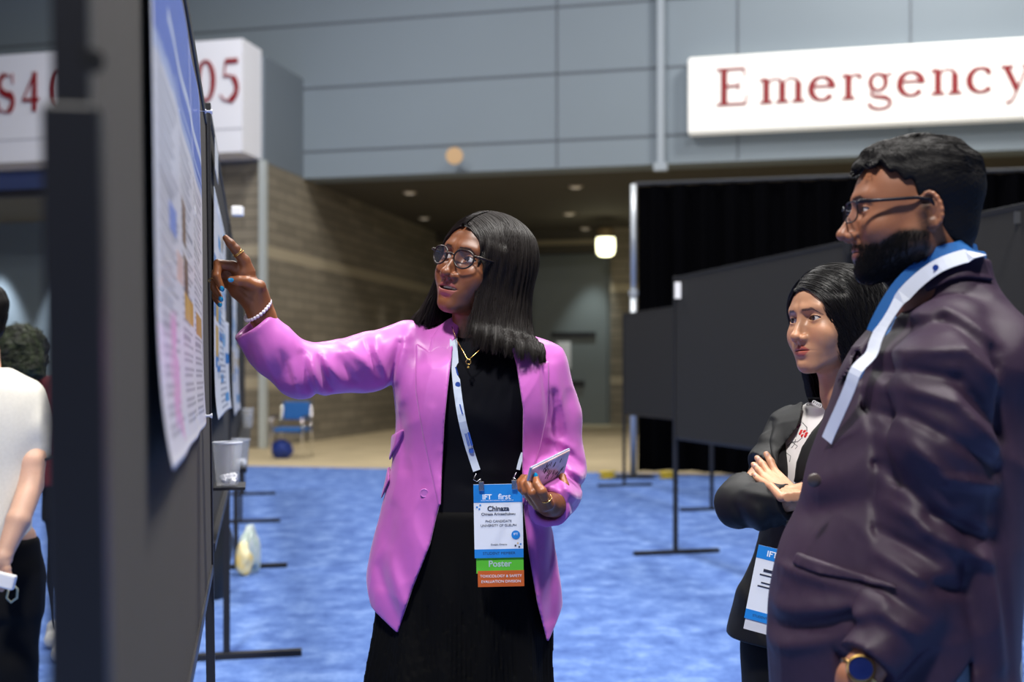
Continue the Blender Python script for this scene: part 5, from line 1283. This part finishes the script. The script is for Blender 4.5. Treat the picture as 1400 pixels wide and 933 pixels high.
strands('hair_strands',hairB,st,dBm,9,.0035,lambda N,g:np.zeros(N),.00062,M_hairB,hB,MBm,5,ends=lambda N,g:g.integers(5,10,N),jit=.22)
# short beard hairs
hf=head_sdf(KB); st=np.stack([g.uniform(.0,.066,5200),g.uniform(-.100,.012,5200),g.uniform(-.118,-.026,5200)],1).astype(np.float32)
cc=head_color(dict(KB)); 
for _ in range(4): st=st-grad(hf,st)*hf(st)[:,None]*.8
lum=cc(st).sum(1); st=st[(lum<.16)&(np.abs(hf(st))<.002)]; st=st[(st[:,2]<-.030)]
def dBb(p,i): gg_=grad(hf,p); return (gg_*0+np.array((0,-.35,-1),np.float32)).astype(np.float32)
if len(st)>50: strands('beard_strands',hf,st,dBb,5,.0026,lambda N,g:g.uniform(.0004,.0022,N),.00032,M_hairB,hB,MBm,6,jit=.3)
def shB(a):
    c,s=math.cos(a),math.sin(a); n=3.2; r=(abs(c)**n+abs(s)**n)**(-1/n); return (.0245*c*r,.0165*s*r-.002)
glB=glasses(rootB,MBm,KB,shB,.0013,mat('gunmetal_rim',srgb(40,38,44),.3,.7),mat('lens_glass',(.35,.4,.6),.05),temple_z=.010,y0=-.108,wrap=.8,temple_r=.0028,bridge_z=.006)
# lanyard round the collar
rl=empty('white_lanyard',L(1250,420,-.1)); tag(rl,'white lanyard over the collar of the man in the plum blazer','lanyard')
def lp_(u,v,w): 
    q=L(u,v,w); return q
def both(p): return np.minimum(np.minimum(outB(p),shirtB(p)),cone(p,L(1282,325,0),L(1288,425,0),.070,.078))
cp_=smooth_path([L(1324,366,.070),L(1332,354,.02)]+[snap(both,L(u,v,-.05),.0015,.011) for u,v in ((1318,352),(1296,357),(1272,367),(1248,386),(1226,411),(1207,440),(1193,466),(1184,486))]+[L(1172,506,-.085),L(1156,532,-.05),L(1138,566,-.01),L(1120,600,.03)],44)
def calm(pts):      # keep a strap from dipping: smooth its depth, never behind the cloth
    y=np.array([q.y for q in pts]); lo_=np.array([y[max(0,i-3):i+4].min() for i in range(len(y))]); k=np.convolve(np.pad(lo_,4,'edge'),np.ones(9)/9,'valid')
    return [Vector((q.x,float(b),q.z)) for q,b in zip(pts,k)]
cp_=cp_[:6]+calm(cp_[6:])
cn=[Vector((0.0,-.6,.9))]*8+[Vector((-.2,-.95,.35))]*12+[Vector((-.75,-.6,.2))]*24
ribbon(cp_,.023,.0015,cn).build('strap',mat('lanyard_white',srgb(206,212,226),.7),rl)
kp=smooth_path([L(1318,352,.055),L(1312,343,-.01)]+[snap(both,L(u,v,-.05),.0015,.005) for u,v in ((1300,346),(1278,352),(1256,368),(1234,390),(1216,416),(1203,440),(1196,456))],40)
kp=calm(kp)
ribbon(kp,.030,.003,[Vector((-.2,-.95,.2))]*40).build('shirt_collar',mat('blue_shirt',(1,1,1)),rootB)
MkE=MB().lathe([(0,.0006),(.005,.0006),(.005,0)],(0,0,0),18); c4=frame4(cp_[14]+Vector((.002,-.005,.002)),(.9,0,.5),(-.4,-.2,.9)); MkE.v=[tuple(c4@Vector(q)) for q in MkE.v]; MkE.build('strap_emblem',M_ink,rl)
# wrist watch
wt=empty('wrist_watch',L(1168,916,-.22)); tag(wt,'gold wrist watch with dark blue dial on the hand in his pocket','watch')
wa=Vector(L(1172,928,-.215)-L(1215,872,-.20)).normalized(); wc=Vector(L(1176,922,-.215))
ringband(wt,wc,wa,.0305,.0035,mat('watch_strap',srgb(190,150,90),.25,1),'watch_strap')
wn=(Vector((-.45,-1,.25))); wn=(wn-wa*wn.dot(wa)).normalized(); c4=frame4(wc+wn*.030,wa,wn.cross(wa)*1)
zs=(c4.to_3x3()@Vector((0,0,1))).dot(wn); 
def lz(pr,name,m):
    k=MB().lathe([(r,z*(1 if zs>0 else -1)) for r,z in pr],(0,0,0),32); k.v=[tuple(c4@Vector(q)) for q in k.v]; return k.build(name,m,wt,smooth=False)
lz([(0,-.002),(.019,-.002),(.021,.002),(.020,.007),(.0175,.008),(.0168,.006)],'watch_case',M_gold); lz([(.0170,.0055),(0,.0060)],'dial',mat('dial_blue',srgb(18,30,80),.15,coat=.8))
# ================================================================ woman in the black blazer, arms crossed
Cw=Fig(2.72); L=Cw.L
skC=srgb(190,140,108)
KC=dict(skin=skC,lip=srgb(178,88,78),hairc=srgb(18,14,14),jaw=.044,chin=.0150,mw=.0225,lips=1.05,tipw=.0105,alaw=.0130,open_u=.0054,open_l=.0042,iris=(.02,.012,.008),ears=False,neck=.044,neckv=(0,.030,-.19),browz=.0195,broww=.0030,browd=.85,nlf=.35,cheek=1,nose=.985)
MC=head_eyes_at(1103,437.5,2.63,61,-1,-3,1.05)
rootC=empty('person',(float(L(1130,0)[0]),2.72,0)); tag(rootC,'woman with dark wavy hair and black blazer standing with crossed arms','person')
RC=RZ(-50); fwC=np.array(Matrix.Rotation(math.radians(-50),3,'Z')@Vector((0,-1,0)),np.float32); laC=np.array(RC@np.array((1,0,0)),np.float32)
zC=lambda v: float(L(0,v)[2]); xC=lambda u:float(L(u,0)[0])
def torsoC(p,g=0):
    r=lambda v,u,a,b:(L(u,v,0),a+g,b+g)
    return loftc(p,[r(990,1110,.175,.13),r(930,1100,.180,.135),r(880,1092,.185,.14),r(820,1100,.170,.130),r(750,1115,.145,.112),r(690,1122,.142,.112),r(640,1126,.150,.122),r(600,1132,.155,.108),r(572,1138,.140,.085),r(552,1142,.085,.062),r(535,1144,.058,.052)],RC)
def slC(p,g=0):
    a=chain(p,[L(1082,585,.10),L(1062,625,.03),L(1022,676,-.10),L(1012,690,-.14),L(1045,692,-.21),L(1092,684,-.27)],[.050+g,.053+g,.050+g,.050+g,.046+g,.040+g],.02)
    b=chain(p,[L(1185,590,-.10),L(1180,650,-.16),L(1160,712,-.20),L(1110,712,-.20),L(1066,684,-.13)],[.052+g,.053+g,.050+g,.044+g,.034+g],.02)
    return a,b
FC=[(1040,640,1060,660,-5,4),(1010,668,1040,672,4,5),(1000,690,1020,720,-4,5),(1020,690,1030,722,4,5),(1035,690,1045,720,-4,4),(1052,605,1072,590,4,5),(1050,618,1070,610,-4,5),(1060,700,1070,720,3,4),(1020,780,1040,860,4,10)]
def outC(p):
    a,b=slC(p); d=smin(torsoC(p),a,.02); d=smin(d,b,.015)
    return d-Cw.folds(p,FC,-.15)*1.3-.0015*vnoise(p,24,2)-.0022*wr(p,18,11)-.001*wr(p,40,12)
blou=[(1106,546),(1142,548),(1130,575),(1115,592),(1103,612),(1095,632),(1090,664),(1088,700),(1052,700),(1052,645),(1063,618),(1088,585)]
pgC=Cw.pl(blou,-.05)
def blazerC(p):
    d=outC(p); sh=smax(d,-(d+.020),.002)
    sh=smax(sh,-np.maximum(poly2(p[:,0],p[:,2],pgC),np.maximum(torsoC(p)-.02,.004-slC(p)[0])),.006)
    sh=np.maximum(sh,-np.maximum(cuffcut(p,L(1045,692,-.21),L(1078,687,-.252),.07),.006-torsoC(p))); sh=np.maximum(sh,-np.maximum(cuffcut(p,L(1110,712,-.20),L(1072,688,-.14),.06),.006-torsoC(p)))
    return np.maximum(sh,np.maximum(p[:,2]-zC(543),zC(915)-p[:,2]))
M_blk=mat('black_blazer',srgb(15,16,18),.6,spec=.3,bump=.05,bscale=800)
lo=L(975,930,-.36); hi=L(1260,530,.30)
bC=solid('blazer',blazerC,lo,hi,.0040,M_blk,rootC)
def layC(poly,off,th,w=-.10):
    pg=Cw.pl(poly,w)
    def f(p):
        d=outC(p); s=smax(d-off-th,-(d+.008),.001); return smax(np.maximum(s,torsoC(p)-.03),poly2(p[:,0],p[:,2],pg)-.003,.004)
    return f
solid('lapel',layC([(1082,543),(1104,545),(1105,552),(1088,585),(1063,618),(1053,648),(1051,640),(1060,603),(1074,577),(1070,562)],.0025,.004,-.05),L(1050,660,-.2),L(1125,532,.2),.0028,M_blk,bC)
solid('lapel',layC([(1144,548),(1130,575),(1113,594),(1101,613),(1093,634),(1090,660),(1104,650),(1125,610),(1150,575),(1160,550)],.0025,.004),L(1080,680,-.3),L(1175,535,.1),.0028,M_blk,bC)
def blouseC(p):
    d=torsoC(p,-.013); d=smin(d,cone(p,L(1140,560,0),L(1136,545,-.01),.052,.047),.015)
    fx=np.abs(np.sin(p[:,0]*150))*.002*sstep(zC(600),zC(640),p[:,2]); d=d-fx-.001*vnoise(p,40,3)
    return np.maximum(d,np.maximum(p[:,2]-zC(549)+.25*np.maximum((L(1140,549)-p)@fwC*-1,0)*1,zC(770)-p[:,2]))
def blcol(V):
    c=np.tile(np.array(srgb(228,224,222)),(len(V),1)); u=CX+F*V[:,0]/V[:,1]; v=HY-F*(V[:,2]-H)/V[:,1]
    return c
blC=solid('blouse',blouseC,L(1050,775,-.25),L(1200,535,.2),.0030,mat('white_blouse',(1,1,1),.7,attr='Col'),rootC,blcol)
# embroidery: small raised flowers and stems on the blouse front
M_rd=mat('thread_red',srgb(214,34,40),.6); M_st=mat('thread_dark',srgb(52,56,60),.6); M_vi=mat('thread_violet',srgb(110,40,100),.6); M_bl=mat('thread_blue',srgb(40,96,190),.6)
def flower(u,v,r,n,m,name='flower'):
    c=Vector(snap(blouseC,L(u,v,-.1),.0015,.001)); mb=MB()
    for k in range(n):
        a=2*PI*k/n; q=c+Vector((math.cos(a)*r*.6,-.001,math.sin(a)*r*.6)); q=Vector(snap(blouseC,q,.0015,.0012))
        mb.lathe([(0,.0012),(r*.42,.0008),(r*.5,0)],q,12,Matrix.Rotation(PI/2,3,'X'))
    mb.build(name,m,blC,smooth=True)
flower(1106,595,.009,6,M_rd,'red_flower'); flower(1106,594,.004,3,mat('thread_white',srgb(240,232,226),.6),'flower_centre'); flower(1102,584,.007,4,M_vi,'violet_flower'); flower(1078.5,616,.0062,5,M_bl,'blue_emblem')
for pts in ([(1104,600),(1098,606),(1092,607),(1086,613)],[(1096,603),(1094,610),(1090,615)],[(1108,580),(1111,586),(1110,592)],[(1092,607),(1097,612),(1094,616)],[(1084,622),(1088,626),(1086,634)]):
    MB().tube([snap(blouseC,L(u,v,-.1),.0015,.0008) for u,v in pts],.0009,5).build('stitched_stem',M_st,blC)
ls=MB()
for k in range(11):
    a=k/10; c=snap(blouseC,L(1113+a*25,552+4*math.sin(a*PI)-1+1.5*a,-.1),.0015,.001); n_=12
    ls.tube([Vector(c)+Vector((math.cos(t)*.0042,-.0005,math.sin(t)*.0048)) for t in np.linspace(0,2*PI,n_)],.0012,5,False)
ls.build('lace_trim',mat('lace_white',srgb(236,232,230),.6),blC)
def trC(p):
    d=loftc(p,[(L(1110,1010,0),.165,.125),(L(1108,940,0),.17,.128),(L(1104,880,0),.165,.12),(L(1110,800,0),.13,.1)],RC); c=L(1110,0,0); c[2]=0
    for s in(-1,1):
        o=laC*s*.085; d=smin(d,chain(p,[c+o+V3(0,0,.82),c+o+V3(0,0,.45),c+o+V3(0,0,.07)],[.095,.07,.06],.02),.03)
    return np.maximum(d,.05-p[:,2])
solid('trousers',trC,L(985,1290,-.25),L(1230,830,.25),.008,mat('black_trousers',srgb(9,9,11),.8,spec=.25),rootC)
def shC_(p):
    c=L(1110,0,0); c[2]=0; d=None
    for s in(-1,1):
        o=c+laC*s*.085; e=smin(cone(p,o-fwC*.04+V3(0,0,.04),o+fwC*.14+V3(0,0,.03),.036,.028),cone(p,o+V3(0,0,.05),o+V3(0,0,.09),.036,.036),.02); d=e if d is None else np.minimum(d,e)
    return np.maximum(d,.002-p[:,2])
solid('shoes',shC_,V3(.3,2.4,0),V3(1.1,3.05,.15),.006,mat('black_leather',srgb(12,12,13),.35),rootC)
def handC1(p):     # fingers laid over the upper arm
    d=chain(p,[L(1080,708,-.11),L(1062,684,-.125),L(1053,670,-.150)],[.022,.021,.016],.01)
    for i,(b,m1,t) in enumerate((((1063,664,-.150),(1059,642,-.175),(1053.5,623,-.140)),((1056,664,-.158),(1048,644,-.170),(1040,627,-.135)),((1048,664,-.165),(1040,649,-.172),(1031.5,636,-.142)),((1041,664,-.170),(1033,656,-.172),(1027,647,-.150)))):
        pass
    tips=(((1064,668),(1060,645),(1057,633),(1053.5,623)),((1057,668),(1049,647),(1044,636),(1039.5,628)),((1049,668),(1041,651),(1036,643),(1031.5,636)),((1042,668),(1034,657),(1030,652),(1027,647)))
    for i,q in enumerate(tips):
        ps=[snap(slCa,L(u,v,-.1),.0015,.004-.000*k) for k,(u,v) in enumerate(q)]
        ps[0]=ps[0]+V3(0,.004,0)
        d=smin(d,chain(p,ps,[.0105,.0094-.0004*i,.0086-.0004*i,.0068-.0003*i],.003),.003)
    return d
def slCa(p): return smin(slC(p)[0],torsoC(p),.02)
def handC2(p):     # the other hand, tucked under the arm
    d=chain(p,[L(1060,690,-.235),L(1082,680,-.255),L(1100,678,-.262),L(1118,682,-.255)],[.024,.0235,.026,.024],.01)
    for i in range(4): d=smin(d,chain(p,[L(1122,674+i*5,-.262),L(1140,677+i*5,-.262),L(1155,682+i*5,-.245)],[.0105,.0095,.0075],.003),.004)
    return smin(d,chain(p,[L(1104,670,-.265),L(1118,662,-.27),L(1130,660,-.262)],[.013,.011,.0085],.003),.008)
def bodyC(p):
    d=np.maximum(torsoC(p,-.03),zC(860)-p[:,2]); a,b=slC(p,-.02); d=smin(d,a,.01); d=smin(d,b,.01); d=np.maximum(d,p[:,2]-zC(560)); c=L(1110,0,0); c[2]=0
    for s in(-1,1):
        o=laC*s*.085; d=smin(d,chain(p,[c+o+V3(0,0,.85),c+o+V3(0,0,.45),c+o+V3(0,0,.08)],[.07,.05,.04],.02),.03)
    return d
boC=solid('body',head_sdf(KC),(-.1,-.13,-.2),(.1,.13,.13),.0015,M_skin('light_brown',.42),rootC,head_color(KC),MC,parts=[
  (handC1,L(1015,705,-.30),L(1095,612,-.06),.0017,hcol(skC,srgb(206,156,122)),None),(handC2,L(1040,720,-.34),L(1175,640,-.18),.002,hcol(skC),None),(bodyC,L(985,1300,-.36),L(1250,540,.3),.010,(skC),None)])
eyes(boC,MC,KC,(-.05,-1,.04))
M_nl=mat('pale_nail',srgb(232,206,200),.2,coat=.6)
for u,v,a,b in ((1053.5,624,1057,634),(1039.8,629,1044,637),(1032,637,1036,643),(1027.5,648,1031,653)):
    q=snap(handC1,L(u,v,-.1),.0010,.0004); nail(boC,q,Vector((u-a,0,b-v)),(0,-1,.25),M_nl,.0050,.0038)
# hair: side part, waves
def hairC(p):
    x,y,z=p[:,0],p[:,1],p[:,2]; ax=np.abs(x)
    d=ell(p,(0,.020,.038),(.088,.106,.078))
    c=loft(p,[(-.26,.0,.070,.085,.060),(-.20,0,.066,.105,.072),(-.12,0,.052,.112,.085),(-.05,0,.034,.104,.095),(.02,0,.020,.095,.099),(.075,0,.016,.066,.080)]); d=smin(d,c,.02)
    w_=np.interp(z,[-.25,-.12,-.05,0,.025,.045,.060,.070],[.058,.058,.060,.060,.056,.044,.026,.002])
    op=np.maximum(ax-w_,y-np.interp(z,[-.25,-.12,-.08,0,.07],[.05,.035,.0,-.022,-.040])); op=np.maximum(op,z-.070); d=smax(d,-op,.012)
    d=d-.003*vnoise(p*np.array((1,1,.5),np.float32),60,4)*sstep(.08,.0,z)*sstep(-.05,.0,y)-.0012*np.sin(np.arctan2(x,y-.02)*40+8*vnoise(p*np.array((1,1,.4),np.float32),25,3))*sstep(.10,.03,z)*sstep(-.05,.0,y)
    return haircap(p,d,.0012)
M_hairC=mat('black_wavy_hair',srgb(17,15,16),.42,spec=.5)
hC=solid('hair',hairC,(-.13,-.11,-.27),(.13,.15,.145),.0024,M_hbase,rootC,None,MC)
g=np.random.default_rng(14); N=7000
ph_=g.uniform(-1.32,1.0,N); st=np.stack([-.022+g.choice([-1,1],N,p=[.3,.7])*g.uniform(.001,.010,N),.018+.112*np.sin(ph_),.036+.084*np.cos(ph_)],1)
n2=5200; th=g.uniform(-3.1,3.1,n2); st2=np.stack([.1*np.sin(th),.02-.105*np.cos(th),g.uniform(-.06,.08,n2)],1); st2=st2[(st2[:,1]>-.05)|(np.abs(st2[:,0])>.078)]
st=np.vstack([st,st2])
def dC(p,i): s=np.where(p[:,0]>-.022,1.,-1.); t=sstep(.02,.10,p[:,2]); t2=sstep(.03,.075,p[:,2])*(p[:,1]<-.03); return np.stack([s*(.25+1.0*t+1.1*t2),.25+.35*t,-.9+0*s],1).astype(np.float32)
strands('hair_strands',hairC,st,dC,48,.0078,lambda N,g:g.uniform(-.001,.009,N)*g.uniform(0,1,N),.00062,M_hairC,hC,MC,4,ends=lambda N,g:g.integers(26,48,N),wav=.32,wfreq=22,jit=.12)
# badge hanging below the crossed arms
rc=empty('name_badge',L(1050,805,-.26)); tag(rc,'white and blue name badge hanging below the crossed arms of the woman in black','name badge')
Mc=frame4(L(1060,803,-.30),(1.0,-.45,-.20),(.19,0,1)); 
slab(rc,'badge_card',Mc,.1,.155,.0012,bpy.data.materials['badge_white']); slab(rc,'badge_header',Mc@Matrix.Translation((0,.064,.0013)),.1,.027,.0004,M_bblue); slab(rc,'badge_footer',Mc@Matrix.Translation((0,-.068,.0013)),.1,.020,.0004,M_bblue)
def tc_(s,x,y,sz,m,b=0): return text(rc,s,Mc@Matrix.Translation((x,y,.0018)),sz,m,align='LEFT',ext=.0001,bold=b)
tc_('IFT',-.030,.058,.017,M_w,.0003); tc_('first',0,.058,.017,M_w)
tc_('STUDENT MEMBER',-.034,-.0705,.007,M_k)
for k,(x,y,w_) in enumerate(((-.030,.028,.05),(-.036,.018,.064),(-.03,.002,.05),(-.036,-.006,.062))): slab(rc,'printed_line',Mc@Matrix.Translation((x+w_/2,y,.0016)),w_,(.006 if k==0 else .003),.0003,M_k)
slab(rc,'ribbon_tail',Mc@Matrix.Translation((0,-.088,-.001)),.095,.025,.0008,mat('ribbon_pale',srgb(214,214,218),.5))
MB().tube([Mc@Vector((0,.077,0)),Mc@Vector((.002,.10,0.002)),Mc@Vector((.0,.14,.004))],.0035,6).build('hanger',M_blk,rc)
# ================================================================ the two people on the left, behind the boards
def simple_hand(p,w_,d_,L4=.08,side=1,r=.011):
    pass
Dd=Fig(3.7); L=Dd.L; skD=srgb(214,170,146)
KD=dict(skin=skD,lip=srgb(180,110,100),hairc=srgb(20,16,14),neck=.052)
MD=head_eyes_at(-66,432,3.62,28,-2,0,1.0); rootD=empty('person',(float(L(-15,0)[0]),3.7,0)); tag(rootD,'person in a pale short-sleeved shirt at the left edge, hands behind the back','person')
def toD(p,g=0): return loft(p,[(float(L(0,v)[2]),float(L(u,0)[0]),3.70,a+g,b+g) for v,u,a,b in ((775,-24,.155,.110),(700,-24,.150,.106),(640,-20,.150,.108),(580,-16,.172,.112),(535,-16,.165,.095),(515,-18,.12,.075),(500,-22,.07,.06))])
def slD(p,g=0): return chain(p,[L(36,545,.02),L(48,580,.02),L(44,632,.03)],[.062+g,.064+g,.060+g],.02)
def slD2(p,g=0): return chain(p,[L(-78,545,.02),L(-95,600,.02),L(-92,635,.03)],[.062+g,.064+g,.058+g],.02)
def shD(p):
    d=smin(toD(p),slD(p),.02); d=smin(d,slD2(p),.02); d=d-.004*vnoise(p,11,4)-.002*vnoise(p,26,5)
    sh=smax(d,-(d+.04),.002); gd=.004-toD(p); sh=np.maximum(sh,-np.maximum(cuffcut(p,L(48,580,.02),L(44.3,626,.029),.12),gd)); sh=np.maximum(sh,-np.maximum(cuffcut(p,L(-95,600,.02),L(-92.3,630,.029),.12),gd))
    return np.maximum(np.maximum(sh,p[:,2]-float(L(0,503)[2])),float(L(0,748)[2])-p[:,2])
sD=solid('shirt',shD,L(-135,765,-.2),L(85,495,.2),.006,mat('oatmeal_knit',srgb(222,218,208),.85,noise=.06,nscale=120,bump=.1,bscale=600),rootD)
ringband(sD,L(44.3,624,.024),L(44,632,.03)-L(48,580,.02),.0605,.0045,mat('dark_hem',srgb(40,40,38),.8),'sleeve_hem')
def trD(p):
    d=loft(p,[(float(L(0,v)[2]),float(L(u,0)[0]),3.71,a,b) for v,u,a,b in ((840,-22,.175,.125),(790,-20,.170,.122),(735,-18,.155,.108))]); 
    for s in(-1,1): d=smin(d,chain(p,[(float(L(-22,0)[0])+s*.09,3.71,.58+.1),(float(L(-22,0)[0])+s*.095,3.70,.42),(float(L(-22,0)[0])+s*.1,3.73,.07)],[.095,.07,.06],.02),.03)
    return np.maximum(d-.003*vnoise(p,14,3),.05-p[:,2])
solid('trousers',trD,(float(L(-130,0)[0]),3.5,.04),(float(L(80,0)[0]),3.92,float(L(0,730)[2])),.010,M_blacktr:=mat('soft_black_trousers',srgb(10,10,12),.85,spec=.25),rootD)
def shoe2(name,c,f,m,root,h=.006):
    c=np.array(c,float); f=np.array(f,float)
    def fn(p): return np.maximum(smin(cone(p,c-f*.05+V3(0,0,.04),c+f*.15+V3(0,0,.03),.042,.032),cone(p,c+V3(0,0,.05),c+V3(0,0,.09),.04,.038),.02),.002-p[:,2])
    return solid(name,fn,c-.24,c+np.array((.24,.24,.16)),h,m,root)
for s in(-1,1): shoe2('shoe',(float(L(-22,0)[0])+s*.1,3.73,0),(-.3,-.95,0),M_blacktr,rootD)
def armD(p):
    d=chain(p,[L(46,605,.01),L(44,630,-.01),L(43,662,-.03)],[.036,.042,.038],.01); d=smin(d,chain(p,[L(43,662,-.03),L(25,712,-.115),L(4,762,-.165)],[.038,.035,.025],.01),.01)
    d=smin(d,cone(p,L(4,762,-.165),L(-8,778,-.165),.026,.024),.01)
    for i in range(4): d=smin(d,chain(p,[L(-6+i*2,772+i*6,-.155),L(8+i*1.2,762+i*8,-.175),L(14-i*1.5,757+i*10,-.16)],[.0115,.0105,.009],.003),.006)
    return smin(d,chain(p,[L(-2,770,-.15),L(6,795,-.17),L(2,806,-.17)],[.014,.012,.009],.003),.005)
def armD2(p): return chain(p,[L(-92,560,.02),L(-93,640,.03),L(-92,668,.04),L(-50,740,-.10),L(-22,782,-.13)],[.044,.042,.038,.032,.028],.01)
def bodyD(p):
    d=smin(np.maximum(toD(p,-.035),float(L(0,725)[2])-p[:,2]),armD2(p),.01); 
    for s in(-1,1): d=smin(d,chain(p,[(float(L(-22,0)[0])+s*.09,3.71,.8),(float(L(-22,0)[0])+s*.095,3.70,.42),(float(L(-22,0)[0])+s*.1,3.73,.09)],[.07,.05,.04],.02),.03)
    return d
bD=solid('body',head_sdf(KD),(-.1,-.13,-.2),(.1,.13,.13),.0028,M_skin('fair',.5),rootD,head_color(KD),MD,parts=[(armD,L(-30,830,-.30),L(75,530,.12),.0035,hcol(skD),None),(bodyD,(float(L(-135,0)[0]),3.45,.05),(float(L(80,0)[0]),3.9,1.4),.012,(skD),None)])
eyes(bD,MD,KD)
def hairD(p):
    d=ell(p,(0,.020,.036),(.082,.102,.082)); d=smin(d,ell(p,(0,.05,-.03),(.058,.055,.055)),.03); hl=np.interp(p[:,1],[-.12,-.06,-.03,0,.02,.06,.1],[.06,.055,.03,-.01,-.03,-.07,-.08]); d=smax(d,hl-p[:,2],.006); return d-.003*vnoise(p,90,4)
solid('hair',hairD,(-.1,-.13,-.12),(.1,.14,.15),.003,M_hairB,rootD,None,MD)
pb_=empty('power_bank',L(6,793,-.2)); tag(pb_,'small white handheld device with a wrist loop held at the left edge','device')
slab(pb_,'device_body',frame4(L(4,792,-.205),(1,0,-.25),(0.25,0,1)),.085,.045,.022,M_white,.006); MB().tube([L(18,800,-.19),L(24,806,-.19),L(23,818,-.19),L(15,824,-.19),L(9,818,-.19),L(12,806,-.19)],.0035,8).build('wrist_loop',mat('loop_cream',srgb(214,214,180),.6),pb_,smooth=True)
# ---- walking person in maroon
De=Fig(5.6); L=De.L; skE=srgb(150,100,76)
rootE=empty('person',(float(L(70,0)[0]),5.6,0)); tag(rootE,'person with curly dark hair and maroon top walking away beyond the boards','person')
KE=dict(skin=skE,lip=srgb(140,84,74),hairc=srgb(20,16,14),neck=.050); ME=head_eyes_at(50,485,5.55,200,0,0,1.0)
def toE(p,g=0): return loft(p,[(float(L(0,v)[2]),float(L(u,0)[0]),5.60,a+g,b+g) for v,u,a,b in ((665,76,.160,.115),(630,74,.150,.108),(590,70,.155,.108),(550,66,.170,.105),(525,60,.14,.085),(512,55,.07,.06))])
def slE(p,g=0): return smin(chain(p,[L(30,540,0),L(28,590,.02),L(42,628,-.1)],[.058+g,.052+g,.045+g],.02),chain(p,[L(98,540,0),L(108,592,.0),L(110,640,-.05)],[.058+g,.05+g,.042+g],.02),.01)
def mE(p): d=smin(toE(p),slE(p),.03)-.004*vnoise(p,12,4)-.002*vnoise(p,30,6); return np.maximum(d,p[:,2]-float(L(0,514)[2]))
solid('top',mE,L(0,675,-.25),L(135,505,.2),.008,mat('maroon_top',srgb(112,28,38),.8,noise=.1,nscale=60),rootE)
def tE(p):
    d=loft(p,[(float(L(0,v)[2]),float(L(u,0)[0]),5.61,a,b) for v,u,a,b in ((710,76,.165,.125),(680,76,.162,.12),(640,75,.145,.11))])
    d=smin(d,chain(p,[L(62,715,.05),L(56,790,.0),L(60,862,.05)],[.085,.065,.050],.02),.03); d=smin(d,chain(p,[L(90,715,-.02),L(96,790,-.15),L(104,880,-.1)],[.085,.066,.050],.02),.03); return d-.004*vnoise(p,13,3)
solid('trousers',tE,L(25,892,-.35),L(130,640,.2),.009,M_blacktr,rootE)
x1=float(L(62,0)[0]); shoe2('shoe',(x1,5.72,0),(-.2,.95,0),mat('white_shoe',srgb(226,226,224),.5),rootE); x1=float(L(104,0)[0]); shoe2('shoe',(x1,5.44,0),(-.2,.95,0),mat('white_shoe',(1,1,1)),rootE)
def boE(p):
    d=smin(toE(p,-.03),slE(p,-.02),.01); d=smin(d,chain(p,[L(62,715,.05),L(56,790,.0),L(60,866,.05)],[.06,.045,.036],.02),.02); d=smin(d,chain(p,[L(90,715,-.02),L(96,790,-.15),L(104,884,-.1)],[.06,.046,.036],.02),.02)
    for a in ((L(42,628,-.1),L(50,640,-.16)),(L(110,640,-.05),L(110,665,-.08))):
        d=smin(d,cone(p,a[0],a[1],.03,.027),.01)
        for i in range(4): d=smin(d,cone(p,a[1]+V3((i-1.5)*.018,0,0),a[1]+V3((i-1.5)*.02,0,-.085),.011,.008),.006)
        d=smin(d,cone(p,a[1],a[1]+V3(-.045,-.01,-.03),.012,.009),.006)
    return d
bE=solid('body',head_sdf(KE),(-.1,-.13,-.2),(.1,.13,.13),.004,M_skin('tan',.5),rootE,head_color(KE),ME,parts=[(boE,L(20,900,-.40),L(135,500,.2),.010,(skE),None)])
def hairE(p):
    d=ell(p,(0,.03,.02),(.115,.125,.115)); d=smin(d,ell(p,(0,.05,-.07),(.13,.10,.07)),.05); d=smax(d,-ell(p,(0,-.10,-.02),(.07,.06,.10)),.01)
    return d-.011*vnoise(p,55,4)-.006*vnoise(p,110,7)
hE=solid('hair',hairE,(-.17,-.14,-.18),(.17,.2,.18),.005,mat('curly_hair',srgb(46,58,28),.55,noise=.8,nscale=28,col2=srgb(14,14,12)),rootE,None,ME)
g=np.random.default_rng(3); st=g.normal(size=(1500,3)); st/=np.linalg.norm(st,axis=1,keepdims=True); st=st*.12+(0,.03,.0); st=st[st[:,1]>-.05]
def dE(p,i): return np.stack([np.sin(i*.9+p[:,2]*60),np.cos(i*.9+p[:,0]*50),-.5+0*p[:,0]],1).astype(np.float32)
strands('curls',hairE,st,dE,12,.010,lambda N,g:g.uniform(0,.012,N),.0022,bpy.data.materials['curly_hair'],hE,ME,5,jit=.3)
